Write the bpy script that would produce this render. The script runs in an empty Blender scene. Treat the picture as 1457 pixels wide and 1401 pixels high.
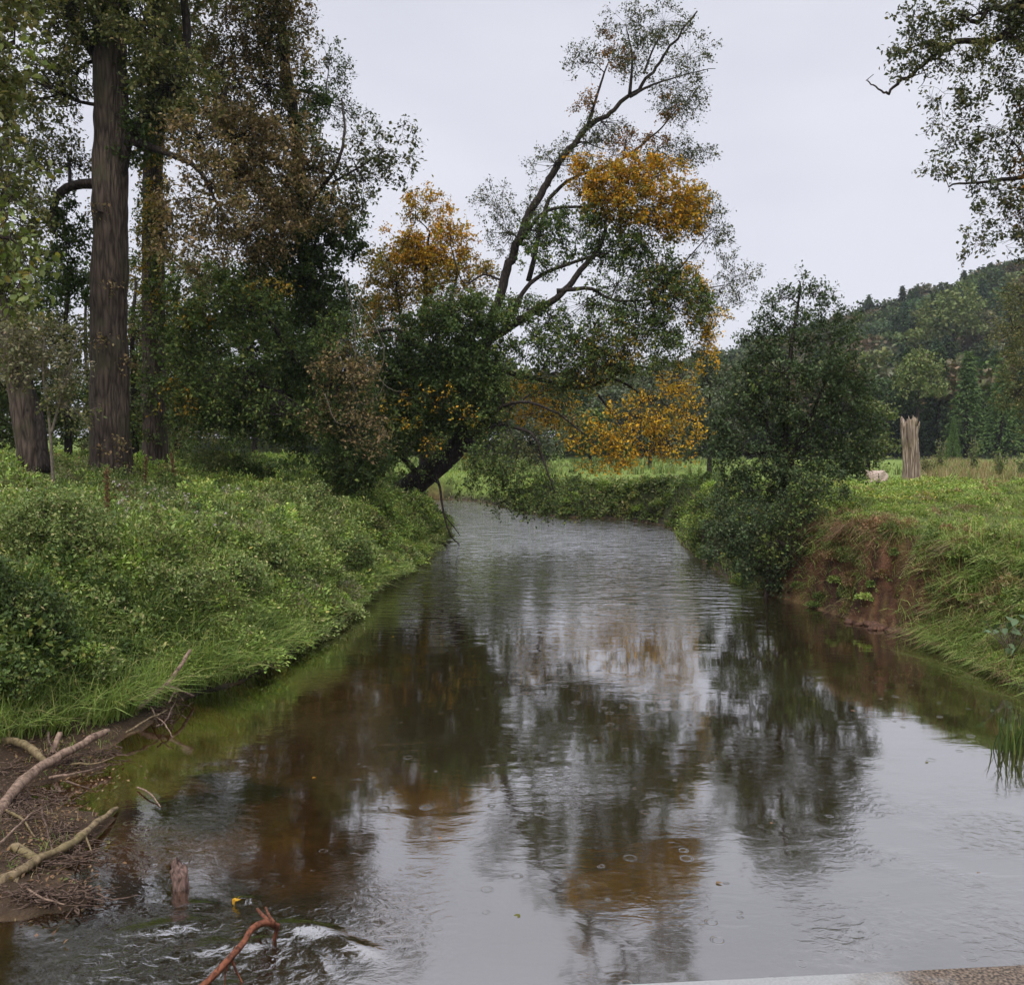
import bpy, math
import numpy as np
R = np.random.RandomState(11)
PI = math.pi
scene = bpy.context.scene
COL = scene.collection
# ------------------------------------------------------------------ camera
CAM = np.array([0.0, 0.0, 4.0]); F = 1262.0; PITCH = math.atan(75 / F)
def ray(px, py):
    cx, cy = (px - 728.5) / F, -(py - 700.5) / F
    return np.array([cx, math.cos(PITCH) + cy * math.sin(PITCH), -math.sin(PITCH) + cy * math.cos(PITCH)])
def at(px, py, Y):
    r = ray(px, py); return CAM + r * (Y / r[1])
def W(px, py, z=0.0):
    r = ray(px, py); return CAM + r * ((z - 4.0) / r[2])
cam_d = bpy.data.cameras.new('camera'); cam = bpy.data.objects.new('camera', cam_d); COL.objects.link(cam)
cam.location = CAM; cam.rotation_euler = (PI / 2 - PITCH, 0, 0)
cam_d.sensor_width = 36; cam_d.lens = F / 1457 * 36; cam_d.clip_end = 5000; cam_d.clip_start = 0.05
scene.camera = cam

# ------------------------------------------------------------------ noise
def _hash(ix, iy, iz, s):
    h = (ix * 374761393 + iy * 668265263 + iz * 2147483647 + s * 974711) & 0x7fffffff
    h = ((h ^ (h >> 13)) * 1274126177) & 0x7fffffff
    return ((h ^ (h >> 16)) & 0xffff) / 65535.0
def noise(x, y, z=0.0, s=0):
    x = np.asarray(x, float); y = np.asarray(y, float); z = np.asarray(z, float) + 0 * x
    ix, iy, iz = np.floor(x).astype(np.int64), np.floor(y).astype(np.int64), np.floor(z).astype(np.int64)
    fx, fy, fz = x - ix, y - iy, z - iz
    fx, fy, fz = [f * f * (3 - 2 * f) for f in (fx, fy, fz)]
    r = 0
    for a in (0, 1):
        for b in (0, 1):
            for c in (0, 1):
                w = (fx if a else 1 - fx) * (fy if b else 1 - fy) * (fz if c else 1 - fz)
                r = r + w * _hash(ix + a, iy + b, iz + c, s)
    return r
def fbm(x, y, z=0.0, s=0, o=3):
    r = 0; a = .5; f = 1
    for i in range(o):
        r = r + a * noise(np.asarray(x) * f, np.asarray(y) * f, np.asarray(z) * f, s + i); a *= .5; f *= 2.03
    return r / (1 - .5 ** o)
def sst(a, b, x):
    t = np.clip((x - a) / (b - a), 0, 1); return t * t * (3 - 2 * t)

# ------------------------------------------------------------------ mesh helpers
def mk_mesh(name, V, faces, col=None, smooth=False, mat=None):
    """V (n,3); faces: list of (m,k) int arrays; col (n,3)"""
    me = bpy.data.meshes.new(name)
    V = np.asarray(V, np.float32)
    faces = [f for f in faces if len(f)]
    me.vertices.add(len(V)); me.vertices.foreach_set('co', V.ravel())
    loops = np.concatenate([f.ravel() for f in faces]).astype(np.int32)
    starts = []; o = 0
    for f in faces:
        m, k = f.shape
        starts.append(o + np.arange(m) * k); o += m * k
    me.loops.add(len(loops)); me.loops.foreach_set('vertex_index', loops)
    st = np.concatenate(starts).astype(np.int32)
    me.polygons.add(len(st)); me.polygons.foreach_set('loop_start', st)
    if smooth: me.polygons.foreach_set('use_smooth', np.ones(len(st), bool))
    if col is not None:
        a = me.color_attributes.new('col', 'FLOAT_COLOR', 'POINT')
        c = np.ones((len(V), 4), np.float32); c[:, :3] = col
        a.data.foreach_set('color', c.ravel())
    me.update(calc_edges=True)
    if mat: me.materials.append(mat)
    return me
def link(name, me, parent=None, loc=None):
    o = bpy.data.objects.new(name, me); COL.objects.link(o)
    if loc is not None: o.location = loc
    if parent is not None: o.parent = parent
    return o
def tag(o, label=None, cat=None, group=None, kind=None):
    if label: o['label'] = label
    if cat: o['category'] = cat
    if group: o['group'] = group
    if kind: o['kind'] = kind
    return o
class Acc:
    def __init__(s): s.V = []; s.F = {}; s.C = []; s.n = 0
    def add(s, V, Fs, C):
        V = np.asarray(V).reshape(-1, 3); C = np.broadcast_to(np.asarray(C, float), V.shape)
        s.V.append(V); s.C.append(C)
        for f in Fs:
            if len(f): s.F.setdefault(f.shape[1], []).append(f + s.n)
        s.n += len(V)
    def mesh(s, name, mat, smooth=False, origin=None):
        V = np.concatenate(s.V)
        if origin is not None: V = V - np.asarray(origin)
        return mk_mesh(name, V, [np.concatenate(f) for f in s.F.values()], np.concatenate(s.C), smooth, mat)
def unit(v):
    return v / np.maximum(np.linalg.norm(v, axis=-1, keepdims=True), 1e-9)
def tubes(P, Rad, sides=5, ridge=0.0, seed=0, cap=True):
    """P (m,k,3), Rad (m,k) -> V, faces"""
    m, k, _ = P.shape
    T = unit(np.gradient(P, axis=1))
    mean = unit(P[:, -1] - P[:, 0])
    ref = np.zeros((m, 3)); ref[np.arange(m), np.abs(mean).argmin(1)] = 1
    ref = np.repeat(ref[:, None], k, 1)
    U = unit(np.cross(T, ref)); Wv = np.cross(T, U)
    a = np.arange(sides) / sides * 2 * PI
    rr = np.repeat(Rad[:, :, None], sides, 2)
    if ridge:
        ph = P[:, :, 2][:, :, None] * 0.9
        nn = fbm(np.cos(a) * 3.1 + 7 + 0 * ph, np.sin(a) * 3.1 + 9 + 0 * ph, ph + seed, seed, 3)
        rr = rr * (1 + ridge * (nn - .5) * 2)
    V = P[:, :, None] + (U[:, :, None] * np.cos(a)[:, None] + Wv[:, :, None] * np.sin(a)[:, None]) * rr[..., None]
    idx = np.arange(m * k * sides).reshape(m, k, sides)
    q = np.stack([idx[:, :-1], np.roll(idx, -1, 2)[:, :-1], np.roll(idx, -1, 2)[:, 1:], idx[:, 1:]], -1).reshape(-1, 4)
    fs = [q]
    V = V.reshape(-1, 3)
    if cap:
        fs.append(idx[:, -1, :]); fs.append(idx[:, 0, ::-1])
    return V, fs
def spline(pts, n):
    pts = np.asarray(pts, float)
    if len(pts) == 2: 
        t = np.linspace(0, 1, n)[:, None]; return pts[0] * (1 - t) + pts[1] * t
    P = np.vstack([2 * pts[0] - pts[1], pts, 2 * pts[-1] - pts[-2]])
    t = np.linspace(0, len(pts) - 1 - 1e-9, n); i = t.astype(int); u = (t - i)[:, None]
    a, b, c, d = P[i], P[i + 1], P[i + 2], P[i + 3]
    return .5 * (2 * b + (c - a) * u + (2 * a - 5 * b + 4 * c - d) * u ** 2 + (3 * b - a - 3 * c + d) * u ** 3)
def rdir(n, R=R):
    return unit(R.normal(size=(n, 3)))
def leaves(P, size, col, R=R, normal_bias=0.5, shape='leaf', direc=None, wid=.62):
    """quads or 6-gon leaves at P (n,3)"""
    n = len(P)
    d = rdir(n, R) if direc is None else unit(direc + R.normal(size=(n, 3)) * .6)
    d[:, 2] -= .25; d = unit(d)
    nn = rdir(n, R); nn[:, 2] = np.abs(nn[:, 2]) + normal_bias
    side = unit(np.cross(d, nn)); nn = np.cross(side, d)
    L = (size * R.uniform(.65, 1.25, n))[:, None] if np.ndim(size) == 0 else (size * R.uniform(.65, 1.25, n))[:, None]
    w = L * wid * R.uniform(.7, 1.15, (n, 1)) * .5
    if shape == 'leaf':
        fold = nn * w * R.uniform(-.1, .7, (n, 1))
        V = np.stack([P, P + d * L * .45 + side * w + fold, P + d * L, P + d * L * .45 - side * w + fold], 1)
        f = np.arange(n * 4).reshape(n, 4)
        fs = [np.concatenate([f[:, [0, 1, 2]], f[:, [0, 2, 3]]])]; k = 4
    else:
        fold = nn * w * .35
        V = np.stack([P, P + d * L * .22 + side * w * .9 + fold, P + d * L * .5 + side * w + fold * .6, P + d * L - nn * L * .12,
                      P + d * L * .5 - side * w + fold * .6, P + d * L * .22 - side * w * .9 + fold], 1)
        f = np.arange(n * 6).reshape(n, 6)
        fs = [np.concatenate([f[:, [0, 1, 2, 3]], f[:, [0, 3, 4, 5]]])]; k = 6
    C = np.repeat(col, k, 0)
    return V.reshape(-1, 3), fs, C
def blades(P, h, w, col, lean=.5, R=R, dirv=None, droop=.6, seg=3):
    n = len(P); a = R.uniform(0, 2 * PI, n)
    ln = np.stack([np.cos(a), np.sin(a), 0 * a], 1) * (lean * R.uniform(.2, 1.3, n))[:, None]
    if dirv is not None: ln = ln + dirv
    sd = R.uniform(0, 2 * PI, n); side = np.stack([np.cos(sd), np.sin(sd), R.normal(0, .2, n)], 1)
    h = np.broadcast_to(h, n)[:, None] * R.uniform(.6, 1.2, (n, 1)); w = np.broadcast_to(w, n)[:, None] * .5
    rows = []
    for i in range(seg + 1):
        t = i / seg
        c = P + h * (ln * t ** 1.7 + np.array([0, 0, 1.0]) * (t - droop * np.minimum(1, np.linalg.norm(ln, axis=1, keepdims=True)) * t ** 2.4))
        ww = w * (1 - t * .75) if i < seg else w * .05
        rows.append(c - side * ww); rows.append(c + side * ww)
    V = np.stack(rows, 1); k = 2 * (seg + 1)
    b = (np.arange(n) * k)[:, None]
    f = np.concatenate([b + np.array([[2 * i, 2 * i + 1, 2 * i + 3, 2 * i + 2]]) for i in range(seg)])
    return V.reshape(-1, 3), [f], np.repeat(col, k, 0)
PAL = {
 'dark': [((0.0571, 0.0877, 0.0285), 4), ((0.0855, 0.1266, 0.0371), 3), ((0.1238, 0.1602, 0.0428), 1)],
 'green': [((0.1019, 0.1502, 0.041), 4), ((0.1456, 0.1911, 0.0519), 3), ((0.0655, 0.1024, 0.0328), 3), ((0.233, 0.2457, 0.0683), 1)],
 'olive': [((0.1433, 0.1544, 0.0572), 4), ((0.2048, 0.1966, 0.0786), 3), ((0.0955, 0.1123, 0.0429), 3), ((0.273, 0.2246, 0.1001), 1)],
 'brown': [((0.2151, 0.1587, 0.076), 4), ((0.291, 0.1984, 0.0966), 3), ((0.1392, 0.119, 0.0552), 3), ((0.3542, 0.2645, 0.138), 1)],
 'pale':   [((.210, .200, .110), 4), ((.270, .250, .150), 3), ((.140, .140, .070), 3), ((.30, .24, .15), 1)],
 'near':   [((.180, .220, .070), 4), ((.270, .310, .130), 2), ((.120, .150, .045), 3), ((.32, .27, .06), 1)],
 'orange': [((.64, .30, .025), 4), ((.56, .35, .035), 3), ((.42, .24, .025), 3), ((.24, .22, .04), 2)],
 'yellow': [((.720, .430, .040), 4), ((.620, .340, .030), 3), ((.45, .33, .05), 2), ((.20, .20, .04), 1)],
 'oro':    [((.42, .25, .030), 4), ((.26, .20, .035), 4), ((.14, .14, .03), 3)],
 'rust':   [((.26, .13, .045), 4), ((.17, .11, .045), 4), ((.36, .17, .03), 2)],
 'thin': [((0.102, 0.1155, 0.0605), 4), ((0.0723, 0.084, 0.044), 4), ((0.153, 0.1365, 0.055), 2)],
 'alder': [((0.0688, 0.1025, 0.045), 4), ((0.0975, 0.1313, 0.06), 3), ((0.05, 0.075, 0.035), 3), ((0.1625, 0.1875, 0.0875), 1)],
 'bright': [((0.2455, 0.3478, 0.0785), 4), ((0.3374, 0.425, 0.102), 3), ((0.1535, 0.219, 0.055), 3), ((0.4602, 0.4122, 0.1256), 1)],
 'herb': [((0.1942, 0.2548, 0.0784), 4), ((0.2871, 0.3422, 0.1177), 3), ((0.1182, 0.1602, 0.0549), 3), ((0.4392, 0.3931, 0.1884), 1)],
 'grass': [((0.2366, 0.3158, 0.0756), 4), ((0.3202, 0.3898, 0.1071), 3), ((0.1531, 0.215, 0.0567), 3), ((0.5011, 0.4301, 0.189), 1)],
 'lush': [((0.1999, 0.2822, 0.0633), 4), ((0.294, 0.3762, 0.0978), 3), ((0.1176, 0.1725, 0.0403), 2), ((0.3998, 0.3762, 0.1495), 1)],
 'hay':    [((.34, .26, .14), 4), ((.26, .18, .09), 3), ((.40, .33, .19), 2), ((.18, .17, .06), 2)],
 'dry':    [((.24, .15, .085), 4), ((.32, .20, .11), 3), ((.16, .09, .05), 3), ((.15, .17, .06), 1)],
 'reddy':  [((.20, .09, .05), 4), ((.14, .07, .04), 3), ((.22, .15, .08), 2)],
 'conif': [((0.0389, 0.0619, 0.0306), 4), ((0.0544, 0.0844, 0.0382), 3), ((0.0906, 0.135, 0.0478), 1)],
 'conifl': [((0.1087, 0.1701, 0.0536), 4), ((0.0797, 0.126, 0.045), 3), ((0.1449, 0.2142, 0.0643), 1)],
 'hillg': [((0.0675, 0.1013, 0.0428), 4), ((0.0956, 0.1294, 0.054), 3), ((0.0506, 0.0731, 0.0338), 3)],
 'hillb': [((0.1152, 0.1037, 0.0576), 4), ((0.0864, 0.0922, 0.0484), 3), ((0.1498, 0.1267, 0.0691), 2)],
 'hilly': [((0.1436, 0.1768, 0.0608), 4), ((0.1878, 0.2099, 0.0774), 3), ((0.0994, 0.1326, 0.0497), 3)],
 'grey': [((0.12, 0.144, 0.09), 4), ((0.156, 0.174, 0.114), 3), ((0.09, 0.108, 0.066), 3)],
}
def pal(key, n, R=R, vary=.18):
    p = PAL[key]; w = np.array([x[1] for x in p], float); w /= w.sum()
    c = np.array([x[0] for x in p])[R.choice(len(p), n, p=w)]
    return c * R.uniform(1 - vary, 1 + vary, (n, 1)) * R.uniform(.93, 1.07, (n, 3))

# ------------------------------------------------------------------ materials
def new_mat(name):
    m = bpy.data.materials.new(name); m.use_nodes = True; nt = m.node_tree
    for n in list(nt.nodes): nt.nodes.remove(n)
    return m, nt
def nd(nt, typ, **kw):
    n = nt.nodes.new(typ)
    for k, v in kw.items():
        if k[0] == 'i' and k[1:].isdigit(): n.inputs[int(k[1:])].default_value = v
        elif k in n.inputs.keys() and not hasattr(n, k): n.inputs[k].default_value = v
        else: setattr(n, k, v)
    return n
def leaf_mat(name, trans=.25, rough=.55, spec=.14):
    m, nt = new_mat(name); L = nt.links.new
    at_ = nd(nt, 'ShaderNodeAttribute', attribute_name='col')
    p = nd(nt, 'ShaderNodeBsdfPrincipled'); p.inputs['Roughness'].default_value = rough; p.inputs['Specular IOR Level'].default_value = spec
    t = nd(nt, 'ShaderNodeBsdfTranslucent'); mx = nd(nt, 'ShaderNodeMixShader', i0=trans); o = nd(nt, 'ShaderNodeOutputMaterial')
    g = nd(nt, 'ShaderNodeMixRGB', blend_type='MULTIPLY', i0=1.0); g.inputs[2].default_value = (1.15, 1.25, .6, 1)
    L(at_.outputs['Color'], p.inputs['Base Color']); L(at_.outputs['Color'], g.inputs[1]); L(g.outputs[0], t.inputs['Color'])
    L(p.outputs[0], mx.inputs[1]); L(t.outputs[0], mx.inputs[2]); L(mx.outputs[0], o.inputs[0])
    return m
LEAF = leaf_mat('foliage'); GRASS = leaf_mat('grass_blade', .22, .5, .18); FAR = leaf_mat('far_foliage', .15, .7, .1)
def bark_mat(name, c1, c2, scale=(14, 14, 2.2), bump=.6, moss=None, dist=.03, vor=1.6):
    m, nt = new_mat(name); L = nt.links.new
    tc = nd(nt, 'ShaderNodeTexCoord'); mp = nd(nt, 'ShaderNodeMapping'); mp.inputs['Scale'].default_value = scale
    n1 = nd(nt, 'ShaderNodeTexNoise'); n1.inputs['Scale'].default_value = 1; n1.inputs['Detail'].default_value = 6; n1.inputs['Distortion'].default_value = .6
    n2 = nd(nt, 'ShaderNodeTexVoronoi', feature='DISTANCE_TO_EDGE'); n2.inputs['Scale'].default_value = .9
    n3 = nd(nt, 'ShaderNodeTexNoise'); n3.inputs['Scale'].default_value = 1.3; n3.inputs['Detail'].default_value = 4
    L(tc.outputs['Object'], mp.inputs[0]); L(mp.outputs[0], n1.inputs['Vector']); L(mp.outputs[0], n2.inputs['Vector']); L(tc.outputs['Object'], n3.inputs['Vector'])
    mu = nd(nt, 'ShaderNodeMath', operation='MULTIPLY_ADD'); mu.inputs[1].default_value = vor; L(n2.outputs['Distance'], mu.inputs[0]); L(n1.outputs['Fac'], mu.inputs[2])
    cr = nd(nt, 'ShaderNodeValToRGB'); cr.color_ramp.elements[0].position = .35; cr.color_ramp.elements[1].position = (1.0 if vor > 1.3 else .9) if vor > 1 else .68
    cr.color_ramp.elements[0].color = (*c1, 1); cr.color_ramp.elements[1].color = (*c2, 1); L(mu.outputs[0], cr.inputs[0])
    p = nd(nt, 'ShaderNodeBsdfPrincipled'); p.inputs['Roughness'].default_value = .85; p.inputs['Specular IOR Level'].default_value = .2
    last = cr.outputs[0]
    if moss:
        mr = nd(nt, 'ShaderNodeValToRGB'); mr.color_ramp.elements[0].position = .5; mr.color_ramp.elements[1].position = .75; L(n3.outputs['Fac'], mr.inputs[0])
        mm = nd(nt, 'ShaderNodeMixRGB'); mm.inputs[2].default_value = (*moss, 1); L(mr.outputs[0], mm.inputs[0]); L(last, mm.inputs[1]); last = mm.outputs[0]
    L(last, p.inputs['Base Color'])
    b = nd(nt, 'ShaderNodeBump'); b.inputs['Strength'].default_value = bump; b.inputs['Distance'].default_value = dist
    L(mu.outputs[0], b.inputs['Height']); L(b.outputs[0], p.inputs['Normal'])
    o = nd(nt, 'ShaderNodeOutputMaterial'); L(p.outputs[0], o.inputs[0]); return m
BARK = bark_mat('poplar_bark', (.022, .016, .012), (.120, .088, .068), (10, 10, 1.5), 1.0, moss=(.085, .08, .045), dist=.06, vor=1.15)
BARKD = bark_mat('dark_bark', (.014, .011, .009), (.055, .043, .036), (12, 12, 4), .6)
BARKT = bark_mat('twig_bark', (.030, .022, .018), (.075, .058, .046), (20, 20, 8), .3)
BARKL = bark_mat('pale_twig_bark', (.10, .085, .06), (.20, .17, .13), (20, 20, 8), .3)
DRIFT = bark_mat('driftwood', (.09, .058, .042), (.31, .215, .155), (22, 22, 9), .6, dist=.012, vor=.25)
DRIFTG = bark_mat('mossy_driftwood', (.08, .058, .032), (.27, .20, .115), (20, 20, 9), .5, moss=(.15, .13, .05), dist=.01, vor=.25)
DRIFTD = bark_mat('wet_driftwood', (.05, .032, .024), (.17, .115, .085), (24, 24, 10), .5, dist=.01, vor=.25)
REDR = bark_mat('red_root', (.06, .024, .015), (.23, .085, .045), (26, 26, 10), .5, dist=.008, vor=.25)
SNAG = bark_mat('weathered_wood', (.07, .045, .032), (.50, .40, .31), (16, 16, 1.1), 1.0, moss=(.30, .24, .14), dist=.04)

# ------------------------------------------------------------------ river outline and terrain
left_px = [(-330, 1345), (0, 1312), (100, 1300), (138, 1276), (100, 1242), (125, 1205), (165, 1165), (112, 1150), (62, 1150), (30, 1122), (90, 1108), (160, 1090),
           (120, 1076), (165, 1060), (215, 1030), (245, 1000), (290, 985), (340, 972), (400, 940), (450, 905), (500, 880), (522, 852), (560, 825), (600, 800), (630, 775),
           (642, 757), (636, 740), (600, 729), (500, 723), (200, 719), (-200, 719)]
far_px = [(-200, 704), (300, 704), (600, 707), (680, 714), (740, 728), (800, 736), (880, 738), (930, 745)]
right_px = [(955, 752), (968, 775), (1000, 800), (1040, 825), (1090, 845), (1150, 862), (1210, 882), (1290, 900), (1340, 925), (1400, 955), (1457, 980), (1560, 1030),
            (1640, 1100), (1720, 1250)]
RIV = np.array([(-7.5, -30), (-7.5, 3)] + [tuple(W(*p)[:2]) for p in left_px + far_px + right_px] + [(9.5, 3), (9.5, -30)])
def river_sd(x, y):
    """signed distance: >0 on land, <0 in water"""
    x = np.asarray(x, float).ravel(); y = np.asarray(y, float).ravel()
    d2 = np.full(len(x), 1e9); ins = np.zeros(len(x), bool)
    n = len(RIV)
    for i in range(n):
        ax, ay = RIV[i]; bx, by = RIV[(i + 1) % n]
        ex, ey = bx - ax, by - ay
        t = np.clip(((x - ax) * ex + (y - ay) * ey) / (ex * ex + ey * ey), 0, 1)
        d2 = np.minimum(d2, (x - ax - t * ex) ** 2 + (y - ay - t * ey) ** 2)
        c = (ay > y) != (by > y)
        with np.errstate(divide='ignore', invalid='ignore'):
            ins ^= c & (x < ex * (y - ay) / (ey if ey else 1e-12) + ax)
    d = np.sqrt(d2); return np.where(ins, -d, d)
def is_left(x, y):
    return x < np.interp(y, [-30, 8, 20, 30, 45, 50, 56], [1, 1, 1.5, 2, 2, -30, -80])
def height(x, y, d=None):
    shp = np.shape(x); x = np.asarray(x, float).ravel(); y = np.asarray(y, float).ravel()
    if d is None: d = river_sd(x, y)
    else: d = d.ravel()
    far_ = sst(60, 90, y)
    wob = (fbm(x * .9, y * .9, 0, 5) - .5) * .7 * np.clip(d, 0, 1)
    dd = d + wob
    L = is_left(x, y)
    # left
    wl = np.interp(y, [6, 9, 12, 15, 22, 36], [4.2, 4.0, 3.2, 2.6, 2.3, 2.2])
    tl = np.interp(y, [6, 12, 20, 36, 45, 60], [1.5, 1.6, 1.7, 1.7, 1.6, 1.5])
    sl = np.interp(y, [10, 18, 27, 33, 45], [.07, .115, .135, .09, .05])
    hl = tl * sst(-.1, 1, dd / wl) + np.minimum(sl * np.clip(dd - wl, 0, None), 1.5)
    hl = hl + 1.2 * sst(36, 46, y) * sst(-6.5, -9, x)
    shelf = sst(14.0, 10.5, y)
    hl = hl * (1 - shelf * sst(2.2, .6, dd)) + shelf * sst(2.2, .6, dd) * (.02 + .16 * np.clip(d, 0, 1))
    # right
    wr = np.interp(y, [8, 14.5, 17, 18, 22.5, 25, 42, 50], [2.6, 2.3, 1.5, .55, .6, 1.7, 1.6, 1.8])
    tr = np.interp(y, [8, 20, 40, 50, 70], [1.8, 2.0, 2.0, 1.5, 1.5])
    tr = tr + .15 * sst(3, 12, dd) * sst(45, 35, y)
    hr = tr * sst(-.05, 1, dd / wr)
    erw = sst(15.5, 17.0, y) * sst(25.5, 23.5, y) * (~L)
    dw = dd + erw * (fbm(x * .8, y * .8, 0, 71) - .5) * 1.5 * np.clip(d * 2, 0, 1) + erw * (fbm(x * 2.6, y * 2.6, 0, 73) - .5) * .5 * np.clip(d * 2, 0, 1)
    hr = np.where(erw > 0, tr * (sst(.0, 1, dw / (wr * 1.15)) * .9 + .1 * sst(.5, 1.8, dd)), hr)
    # stepped ledge on the eroded stretch
    er = sst(16.4, 17.4, y) * sst(24.5, 23.0, y) * (~L)
    nn = fbm(x * 1.7, y * 1.7, 0, 31)
    hr = hr - er * sst(.2, 0, np.abs(dd - .45) - .1) * 0.5 * (nn - .1)
    h = np.where(L, hl, hr)
    h = h + (fbm(x * .35, y * .35, 0, 8) - .5) * .35 * np.clip(d / 3, 0, 1) + (fbm(x * 1.6, y * 1.6, 0, 9) - .5) * .14 * np.clip(d, 0, 1)
    # hill
    A = np.interp(x, [-300, -50, 10, 40, 60, 109, 162, 300, 900], [1, 0, 1, 6, 14, 31, 47, 75, 110])
    hill = A * sst(112, 300, y - .12 * np.abs(x - 100) * (x > 100) * 0) * (1 + .12 * (fbm(x * .02, y * .02, 0, 3) - .5))
    h = np.where(y > 60, np.maximum(h, 1.3 + .2 * fbm(x * .05, y * .05)) , h)
    h = h + hill
    h = np.where(d > 0, np.maximum(h, .015 + .05 * np.clip(d, 0, 1)), h)
    bed = -(.05 + .30 * np.clip(-d, 0, 1.2) + .22 * np.clip(-d - 1.2, 0, 2.5)) + (fbm(x * 1.3, y * 1.3, 0, 12) - .5) * .12 * np.clip(-d, 0, 1)
    h = np.where(d < 0, bed, h)
    return h.reshape(shp)
def gz(x, y): return float(height(np.array([x]), np.array([y]))[0])

def grid_axis(segs):
    out = []
    for a, b, st in segs: out.append(np.arange(a, b, st))
    return np.unique(np.round(np.concatenate(out + [[segs[-1][1]]]), 4))
gx = grid_axis([(-600, -200, 50), (-200, -60, 8), (-60, -18, 1.2), (-18, 16, .13), (16, 60, 1.0), (60, 250, 6), (250, 600, 50)])
gy = grid_axis([(-200, -20, 20), (-20, 5, 1), (5, 30, .13), (30, 62, .3), (62, 130, 2.5), (130, 400, 7), (400, 800, 50)])
GX, GY = np.meshgrid(gx, gy)
D = river_sd(GX, GY).reshape(GX.shape)
GZ = height(GX, GY, D)
nx, ny = len(gx), len(gy)
V = np.stack([GX, GY, GZ], -1).reshape(-1, 3)
idx = np.arange(nx * ny).reshape(ny, nx)
q = np.stack([idx[:-1, :-1], idx[:-1, 1:], idx[1:, 1:], idx[1:, :-1]], -1).reshape(-1, 4)
x, y, z, d = V[:, 0], V[:, 1], V[:, 2], D.ravel()
Lm = is_left(x, y)
c = np.tile(np.array([.075, .085, .035]), (len(V), 1))
def mixc(c, m, col):
    m = np.clip(m, 0, 1)[:, None]; return c * (1 - m) + np.array(col) * m
c = mixc(c, (~Lm) * sst(1.0, 2.5, d), (.13, .17, .05))
c = mixc(c, sst(44, 55, y), (.19, .27, .065))
er = sst(16.0, 17.2, y) * sst(25.5, 23.5, y) * (~Lm) * sst(1.5, .7, d)
nz = fbm(x * 2, y * 2, z * 3, 40)
c = mixc(c, er, (.125, .062, .034)); c = mixc(c, er * sst(.45, .6, nz), (.055, .030, .02)); c = mixc(c, er * sst(.45, .3, nz) * .8, (.13, .10, .04))
low = sst(.5, .2, z) * (d > 0)
c = mixc(c, low * (1 - er), (.05, .042, .026)); c = mixc(c, low * Lm * sst(13.5, 11.5, y), (.068, .046, .030))
c = mixc(c, (d <= .0) * 1.0, (.20, .135, .07))
# submerged weed beds (dark patches on the river bed)
for (wx, wy, wr_) in [(420, 960, .9), (350, 1020, .5), (330, 1110, .55), (290, 1150, .5), (240, 1180, .7), (470, 945, .6), (300, 1020, .4), (390, 1000, .4), (180, 1350, 1.2), (330, 1340, 1.5)]:
    p = W(wx, wy, -.4); rr = np.hypot(x - p[0], y - p[1]) + (fbm(x * 3, y * 3, 0, 77) - .5) * .8
    c = mixc(c, (d < 0) * sst(wr_ * 1.15, wr_ * .6, rr) * .9, (.022, .026, .012))
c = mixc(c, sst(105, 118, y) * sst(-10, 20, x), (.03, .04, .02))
m, nt = new_mat('ground_soil_and_turf'); Lk = nt.links.new
a_ = nd(nt, 'ShaderNodeAttribute', attribute_name='col'); tc = nd(nt, 'ShaderNodeTexCoord')
n1 = nd(nt, 'ShaderNodeTexNoise'); n1.inputs['Scale'].default_value = 3.0; n1.inputs['Detail'].default_value = 8; n1.inputs['Roughness'].default_value = .7
Lk(tc.outputs['Object'], n1.inputs['Vector'])
n2 = nd(nt, 'ShaderNodeTexNoise'); n2.inputs['Scale'].default_value = 18; n2.inputs['Detail'].default_value = 5; Lk(tc.outputs['Object'], n2.inputs['Vector'])
cr = nd(nt, 'ShaderNodeValToRGB'); cr.color_ramp.elements[0].position = .3; cr.color_ramp.elements[0].color = (.45, .42, .4, 1); cr.color_ramp.elements[1].position = .7; cr.color_ramp.elements[1].color = (1.45, 1.4, 1.3, 1)
Lk(n1.outputs['Fac'], cr.inputs[0])
mu = nd(nt, 'ShaderNodeMixRGB', blend_type='MULTIPLY', i0=1.0); Lk(a_.outputs['Color'], mu.inputs[1]); Lk(cr.outputs[0], mu.inputs[2])
p = nd(nt, 'ShaderNodeBsdfPrincipled'); p.inputs['Roughness'].default_value = .9; p.inputs['Specular IOR Level'].default_value = .2; Lk(mu.outputs[0], p.inputs['Base Color'])
ad = nd(nt, 'ShaderNodeMath', operation='ADD'); Lk(n1.outputs['Fac'], ad.inputs[0]); Lk(n2.outputs['Fac'], ad.inputs[1])
b = nd(nt, 'ShaderNodeBump'); b.inputs['Strength'].default_value = .9; b.inputs['Distance'].default_value = .08; Lk(ad.outputs[0], b.inputs['Height']); Lk(b.outputs[0], p.inputs['Normal'])
o = nd(nt, 'ShaderNodeOutputMaterial'); Lk(p.outputs[0], o.inputs[0])
ground = link('ground', mk_mesh('ground', V, [q], c, True, m)); tag(ground, 'soft river banks and meadow rising to a wooded hill', 'ground', kind='structure')

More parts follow.
